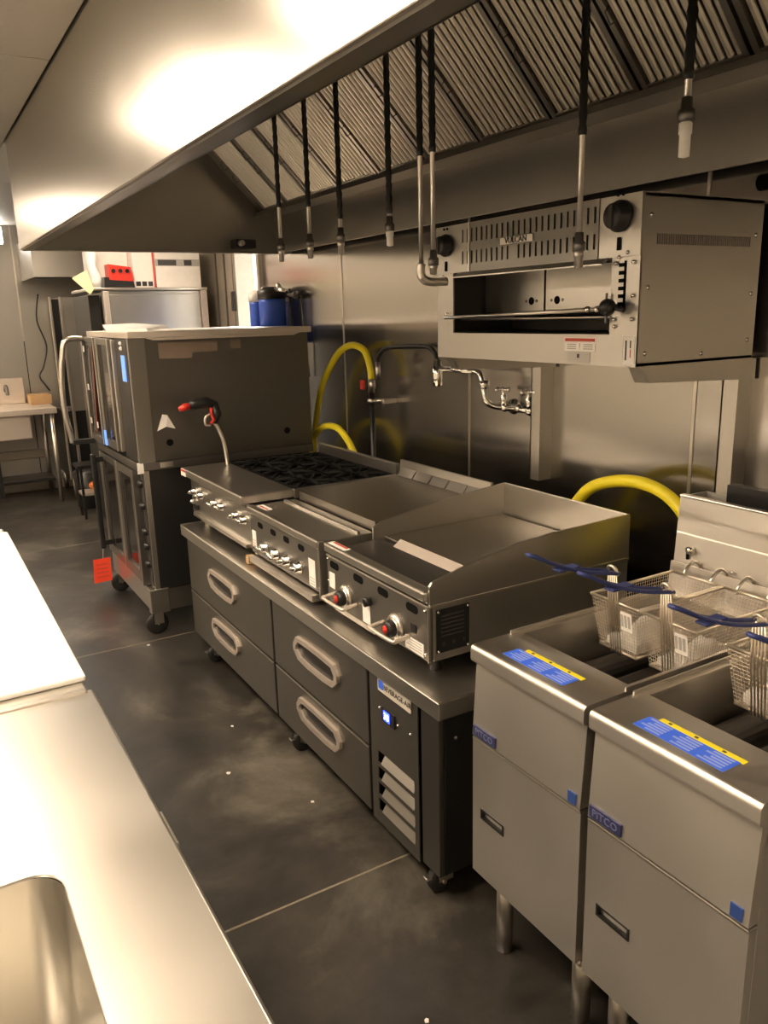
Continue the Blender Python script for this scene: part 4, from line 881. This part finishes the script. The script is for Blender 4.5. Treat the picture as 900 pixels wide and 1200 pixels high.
# ================================================================== near prep table with sink
TX1 = .250; TZ = .900
tb = thing('prep_sink_table', 'stainless prep table with sink basin at the lower left', 'table', (-.25, .6, 0))
SXA, SXB, SYA, SYB = -.42, .090, .55, 1.115
def top_with_hole(b):
    # rounded sink opening in a flat top
    r = .045; out = []; inn = []
    def corner(cx, cy, a0):
        return [(cx+r*math.cos(math.radians(a0+15*k)), cy+r*math.sin(math.radians(a0+15*k))) for k in range(7)]
    inn = corner(SXB-r, SYB-r, 0) + corner(SXA+r, SYB-r, 90) + corner(SXA+r, SYA+r, 180) + corner(SXB-r, SYA+r, 270)
    ox0, ox1, oy0, oy1 = -.80, TX1-.004, -.60, 1.685
    for k, (x, y) in enumerate(inn):
        q = k//7; a = (k % 7)/6
        if q == 0: p = (ox1, SYB+(oy1-SYB)*min(1, a*2)) if a < .5 else (ox1-(ox1-SXB)*(a-.5)*2, oy1)
        elif q == 1: p = (SXA-(SXA-ox0)*min(1, a*2), oy1) if a < .5 else (ox0, oy1-(oy1-SYB)*(a-.5)*2)
        elif q == 2: p = (ox0, SYA-(SYA-oy0)*min(1, a*2)) if a < .5 else (ox0+(SXA-ox0)*(a-.5)*2, oy0)
        else: p = (SXB+(ox1-SXB)*min(1, a*2), oy0) if a < .5 else (ox1, oy0+(SYA-oy0)*(a-.5)*2)
        out.append(p)
    out[3] = (ox1, oy1); out[10] = (ox0, oy1); out[17] = (ox0, oy0); out[24] = (ox1, oy0)
    z = TZ
    O = [b.bm.verts.new((x, y, z)) for x, y in out]; I = [b.bm.verts.new((x, y, z)) for x, y in inn]
    I2 = [b.bm.verts.new((x+(SXA+SXB)/2*.008-x*.008, y+(SYA+SYB)/2*.008-y*.008, z-.004)) for x, y in inn]
    n = len(inn)
    for k in range(n):
        j = (k+1) % n
        b.bm.faces.new((O[k], O[j], I[j], I[k]))
        f = b.bm.faces.new((I[k], I[j], I2[j], I2[k])); f.smooth = True
    return inn
part('worktop', tb, 'table_steel', fn=top_with_hole)
part('front_edge', tb, 'table_steel', fn=lambda b: b.prism([(TX1-.004, -.6, TZ), (TX1, -.6, TZ-.002), (TX1+.003, -.6, TZ-.008), (TX1+.003, -.6, TZ-.05), (TX1-.005, -.6, TZ-.05), (TX1-.005, -.6, TZ-.004)], (0, 2.285, 0), True))
part('end_lip', tb, 'satin', fn=lambda b: b.box(-.80, TX1-.012, 1.672, 1.690, TZ-.03, TZ+.006, .005, 3))
def basin(b):
    r = .05
    for (s, z0, s2, z1) in ((.992, TZ-.004, .97, TZ-.10), (.97, TZ-.10, .93, TZ-.26), (.93, TZ-.26, .80, TZ-.275)):
        def lp(sc, z):
            cx, cy = (SXA+SXB)/2, (SYA+SYB)/2; L = []
            for qx, qy, a0 in ((SXB-r, SYB-r, 0), (SXA+r, SYB-r, 90), (SXA+r, SYA+r, 180), (SXB-r, SYA+r, 270)):
                for k in range(7):
                    a = math.radians(a0+15*k); L.append((cx+(qx+r*math.cos(a)-cx)*sc, cy+(qy+r*math.sin(a)-cy)*sc, z))
            return [b.bm.verts.new(p) for p in L]
        A, B = lp(s, z0), lp(s2, z1)
        for k in range(28):
            f = b.bm.faces.new((A[k], A[(k+1) % 28], B[(k+1) % 28], B[k])); f.smooth = True
        last = B
    b.bm.faces.new(last)
part('sink_basin', tb, 'table_steel', fn=basin)
part('drain', tb, 'chrome', fn=lambda b: b.lathe([(.045, 0), (.04, .003), (.03, .001), (.001, .001)], ((SXA+SXB)/2, (SYA+SYB)/2, TZ-.274), (0, 0, 1), 20))
part('edge_clip', tb, 'satin', fn=lambda b: b.box(TX1+.003, TX1+.012, 1.10, 1.20, TZ-.045, TZ-.022, .003), label='small steel clip on the table edge')
for x in (-.74, .19):
    for y in (-.5, 1.62):
        part('leg', tb, 'satin', fn=lambda b: b.lathe([(.015, 0), (.022, .004), (.016, .05), (.02, .06), (.02, TZ-.05)], (x, y, 0), (0, 0, 1), 14))
part('cross_rail', tb, 'satin', fn=lambda b: (b.cyl((.19, -.5, .25), (.19, 1.62, .25), .014), b.cyl((-.74, -.5, .25), (-.74, 1.62, .25), .014), b.cyl((-.74, 1.62, .25), (.19, 1.62, .25), .014)))
pt = thing('prep_refrigerator', 'stainless refrigerated prep counter beneath the white cutting board', 'refrigerator', (-.25, 2.55, 0))
part('body', pt, 'dark_steel', box=(-.58, .155, 1.74, 3.30, .12, .862), bev=.004)
part('counter', pt, 'table_steel', fn=lambda b: b.box(-.60, .243, 1.705, 3.36, .862, .892, .005))
for y0, y1 in ((1.76, 2.50), (2.53, 3.28)):
    d = part('door', pt, 'panel_steel', box=(.156, .18, y0, y1, .16, .80), bev=.004)
    part('door_handle', d, 'satin', box=(.18, .20, y0+.05, y1-.05, .74, .765), bev=.004)
for x, y in ((.05, 1.82), (.05, 3.2), (-.48, 1.82), (-.48, 3.2)): caster(pt, x, y, .05, .12)
tag(part('cutting_board', None, 'board', fn=lambda b: b.box(-.30, .249, 1.748, 3.235, .8925, .908, .006, 3)), 'long white plastic cutting board lying along the prep counter edge', 'cutting board')
# ================================================================== background
# upright refrigerator with boxes on top
uf = thing('upright_refrigerator', 'tall stainless upright refrigerator behind the oven with boxes on top', 'refrigerator', (1.73, 6.55, 0))
part('body', uf, 'steel_v', box=(1.36, 2.10, 6.22, 6.9, .12, 1.885), bev=.004)
part('side_trim', uf, 'light_metal', box=(1.325, 1.365, 6.18, 6.24, .12, 1.885), bev=.003)
part('side_trim', uf, 'light_metal', box=(2.055, 2.105, 6.18, 6.24, .12, 1.885), bev=.003)
part('door', uf, 'steel_v', box=(1.37, 2.05, 6.20, 6.22, .2, 1.86), bev=.003)
part('side_panel', uf, 'black', box=(1.24, 1.322, 6.3, 6.9, .12, 1.86), bev=.003)
part('top_cap', uf, 'satin', box=(1.235, 2.11, 6.18, 6.9, 1.887, 1.908), bev=.003)
for x, y in ((1.42, 6.3), (2.04, 6.3), (1.42, 6.84), (2.04, 6.84)): caster(uf, x, y, .05, .12)
bz = 1.9085
b1 = thing('cardboard_box', 'white box at left on top of the tall refrigerator, behind the red tool case', 'box', (1.45, 6.55, bz))
part('carton', b1, 'white', box=(1.33, 1.565, 6.36, 6.8, bz, 2.20), bev=.003)
b2 = thing('cardboard_box', 'white box with black symbols along its bottom, in the middle on the tall refrigerator', 'box', (1.65, 6.55, bz))
part('carton', b2, 'white', box=(1.57, 1.728, 6.24, 6.8, bz, 2.20), bev=.003)
part('red_edge', b2, 'red_print', box=(1.718, 1.731, 6.236, 6.26, bz+.002, 2.20), bev=0)
part('symbol', b2, 'black', fn=lambda b: [b.box(1.585+.045*i, 1.62+.045*i, 6.2375, 6.2405, bz+.012, bz+.045) for i in range(3)])
b3 = thing('cardboard_box', 'white box with dark tape band near its top, at right on the tall refrigerator', 'box', (1.92, 6.55, bz))
part('carton', b3, 'white', box=(1.738, 2.085, 6.24, 6.8, bz, 2.20), bev=.003)
part('tape_band', b3, 'grey_label', box=(1.742, 2.08, 6.2375, 6.2405, 2.065, 2.115), bev=0)
part('tape_patch', b3, 'dark_print', box=(1.76, 1.90, 6.2360, 6.238, 2.07, 2.11), bev=0)
part('tape_patch', b3, 'dark_print', box=(1.96, 2.02, 6.2360, 6.238, 2.07, 2.11), bev=0)
rt = thing('tool_case', 'red and black power tool charger box on top of the tall refrigerator', 'tool', (1.44, 6.28, bz))
part('base', rt, 'black', fn=lambda b: b.prism([(1.345, 6.20, bz), (1.565, 6.20, bz), (1.555, 6.20, bz+.06), (1.35, 6.20, bz+.075)], (0, .14, 0)))
part('cover', rt, 'red', fn=lambda b: b.prism([(1.385, 6.195, bz+.055), (1.558, 6.195, bz+.045), (1.545, 6.195, bz+.145), (1.385, 6.195, bz+.165)], (0, .13, 0)))
for x in (1.415, 1.465, 1.515): part('knob', rt, 'black', fn=lambda b: b.cyl((x, 6.195, bz+.118), (x, 6.18, bz+.118), .014, n=10))
tag(part('plastic_bag', None, 'white_plastic', fn=lambda b: (b.tube([(1.285, 6.24, 1.9085), (1.30, 6.22, 1.98), (1.275, 6.24, 2.06), (1.29, 6.26, 2.2)], .04, 10, rr=[.045, .035, .03, .045]))), 'white crumpled plastic bag on the refrigerator corner left of the boxes', 'bag')
tag(part('hanging_label', None, 'pale_yellow', fn=lambda b: b.prism([(1.12, 6.17, 1.975), (1.225, 6.17, 2.03), (1.262, 6.17, 1.90), (1.232, 6.17, 1.86)], (0, .004, .0))), 'yellow and white paper label sticking out beside the refrigerator top', 'label')
# dish machine, its hood, the dish table and hand sink on the far wall
vh = thing('vent_hood', 'small box-shaped stainless vent hood on the far wall', 'hood', (1.5, 8.3, 2.07))
part('shell', vh, 'steel', fn=lambda b: (b.box(1.115, 1.9, 7.90, 7.912, 2.07, 2.40), b.box(1.115, 1.127, 7.912, 8.77, 2.07, 2.40), b.box(1.888, 1.9, 7.912, 8.77, 2.07, 2.40), b.box(1.115, 1.9, 7.9, 8.77, 2.40, 2.412)))
part('inner_baffle', vh, 'black_side', box=(1.13, 1.885, 7.92, 8.76, 2.10, 2.11))
dm = thing('dish_machine', 'stainless upright dish machine under the small vent hood', 'dishwasher', (1.6, 8.35, 0))
part('body', dm, 'far_wall', box=(1.34, 1.95, 8.0, 8.7, .85, 1.90), bev=.004)
part('front_post', dm, 'satin', box=(1.225, 1.245, 7.98, 8.02, .2, 1.90), bev=.003)
part('front_post', dm, 'satin', box=(1.315, 1.34, 7.98, 8.02, .2, 1.90), bev=.003)
part('side_slot', dm, 'black', box=(1.246, 1.314, 8.03, 8.10, .9, 1.88), bev=.002)
part('base', dm, 'black_side', box=(1.25, 1.95, 8.05, 8.7, .2, .85), bev=.004)
for x in (1.28, 1.9):
    for y in (8.1, 8.65): part('leg', dm, 'satin', fn=lambda b: b.cyl((x, y, 0), (x, y, .21), .02))
cord = tag(part('power_cord', None, 'black', fn=lambda b: b.tube(smooth_path([(1.25, 8.745, 1.95), (1.21, 8.75, 1.7), (1.27, 8.75, 1.45), (1.22, 8.75, 1.25), (1.17, 8.745, 1.15), (1.22, 8.745, 1.05), (1.25, 8.75, 1.0)], 6), .007, 8)), 'black cord hanging down the far wall beside the dish machine', 'cord')
dt = thing('dish_table', 'pale stainless dish table on thin legs against the far wall', 'table', (.5, 8.35, 0))
part('top', dt, 'light_metal', box=(-.6, 1.18, 8.0, 8.68, .845, .90), bev=.004)
for x, y in ((1.13, 8.03), (1.13, 8.62), (-.55, 8.03), (-.55, 8.62)): part('leg', dt, 'satin', fn=lambda b: b.cyl((x, y, 0), (x, y, .845), .02, n=12))
part('undershelf', dt, 'black_side', fn=lambda b: b.box(-.55, 1.13, 8.25, 8.60, .17, .20, .003))
part('sink_bowl', dt, 'light_metal', box=(.3, .95, 8.05, 8.6, .62, .845), bev=.01)
part('leg_brace', dt, 'black', box=(.55, .64, 8.02, 8.07, .1, .60), bev=.003)
hs = thing('wall_splash', 'pale backsplash panel with a small tap above the dish table', 'sink', (.6, 8.70, .9005))
part('panel', hs, 'light_metal', box=(-.4, 1.0, 8.68, 8.72, .9005, 1.15), bev=.004)
part('spout', hs, 'dark_steel', fn=lambda b: b.tube(smooth_path([(.83, 8.68, 1.03), (.83, 8.62, 1.08), (.83, 8.55, 1.06), (.83, 8.53, 1.0)], 5), .016, 8))
tag(part('cardboard_carton', None, 'wood', box=(1.015, 1.21, 8.42, 8.66, .9005, .99), bev=.003), 'low brown carton on the right end of the dish table', 'box')
tag(part('floor_bin', None, 'black', fn=lambda b: b.lathe([(.12, 0), (.15, .01), (.17, .33), (.16, .34), (.14, .3), (.001, .3)], (1.36, 7.62, 0), (0, 0, 1), 18)), 'black round bin on the floor left of the oven', 'bin')
st = thing('step_stool', 'small dark cart with a pale shelf under the dish machine', 'cart', (1.38, 7.25, 0))
part('shelf', st, 'light_metal', box=(1.17, 1.42, 7.1, 7.3, .205, .23), bev=.003)
part('frame', st, 'black_side', fn=lambda b: [b.box(x, x+.02, y, y+.02, 0, .45) for x in (1.17, 1.40) for y in (7.1, 7.28)] + [b.box(1.15, 1.44, 7.08, 7.32, .45, .475)])
tag(part('orange_rag', None, 'orange', fn=lambda b: b.ball((1.30, 7.2, .275), .045, 10, (1.2, 1, .9))), 'crumpled orange rag on the low cart shelf', 'rag')
# blue water filters by the doorway
for y, r, h, lab in ((5.13, .055, .27, 'left blue water filter canister by the doorway, slimmer one'), (4.885, .085, .28, 'right blue water filter canister by the doorway, wider one')):
    w = thing('water_filter', lab, 'water filter', (2.09, y, 1.60), 'blue water filters on the wall')
    part('canister', w, 'blue_filter', fn=lambda b: b.lathe([(.6*r, 0), (r*.9, .01), (r, .03), (r, h-.02), (r*1.02, h), (.001, h)], (2.09, y, 1.60-.10), (0, 0, 1), 20))
    part('filter_head', w, 'white' if r < .06 else 'black', fn=lambda b: (b.lathe([(r*1.05, 0), (r*1.08, .05), (r*.6, .075), (.001, .08)], (2.09, y, 1.60-.10+h), (0, 0, 1), 18), b.box(2.09, 2.2, y-.03, y+.03, 1.50+h+.01, 1.50+h+.05, .004)))
    part('fitting', w, 'satin', fn=lambda b: (b.cyl((2.09, y-.06, 1.50+h+.06), (2.09, y-.20, 1.50+h+.05), .012, n=8), b.ball((2.09, y-.12, 1.50+h+.075), .022, 8)))
vp = thing('wall_valve', 'thin black pipe with a valve on the wall right of the water filters', 'pipe', (2.16, 4.70, 1.5))
part('pipe', vp, 'black', fn=lambda b: (b.cyl((2.16, 4.76, 1.3), (2.16, 4.76, 1.84), .009, n=8), b.cyl((2.16, 4.76, 1.80), (2.16, 4.60, 1.80), .010, n=8), b.cyl((2.16, 4.60, 1.80), (2.18, 4.57, 1.3), .005, n=6)))
part('valve', vp, 'dark_steel', fn=lambda b: (b.ball((2.16, 4.68, 1.80), .025, 8), b.box(2.12, 2.15, 4.62, 4.72, 1.795, 1.81, .002)))
tag(part('wall_cabinet', None, 'dark_steel', fn=lambda b: b.box(2.06, 2.199, 4.10, 4.52, 1.30, 1.50, .005)), 'dark box on the rear wall just behind the oven top corner', 'box') if False else None
# little chips of debris on the floor
for i, (x, y) in enumerate(((.97, 2.95), (1.02, 2.28), (.62, 1.05), (.86, 1.32), (.90, 4.02), (.83, 2.62), (.45, 6.9))):
    r = random.uniform(.006, .010)
    tag(part('paint_chip', None, 'white', fn=lambda b: b.prism([(x+r*math.cos(a)*random.uniform(.6, 1.2), y+r*math.sin(a)*random.uniform(.6, 1.2), .0005) for a in (0, 1.3, 2.5, 3.8, 5.0)], (0, 0, .0025))), 'tiny pale chip of debris on the concrete floor', 'debris', 'debris chips on the floor')
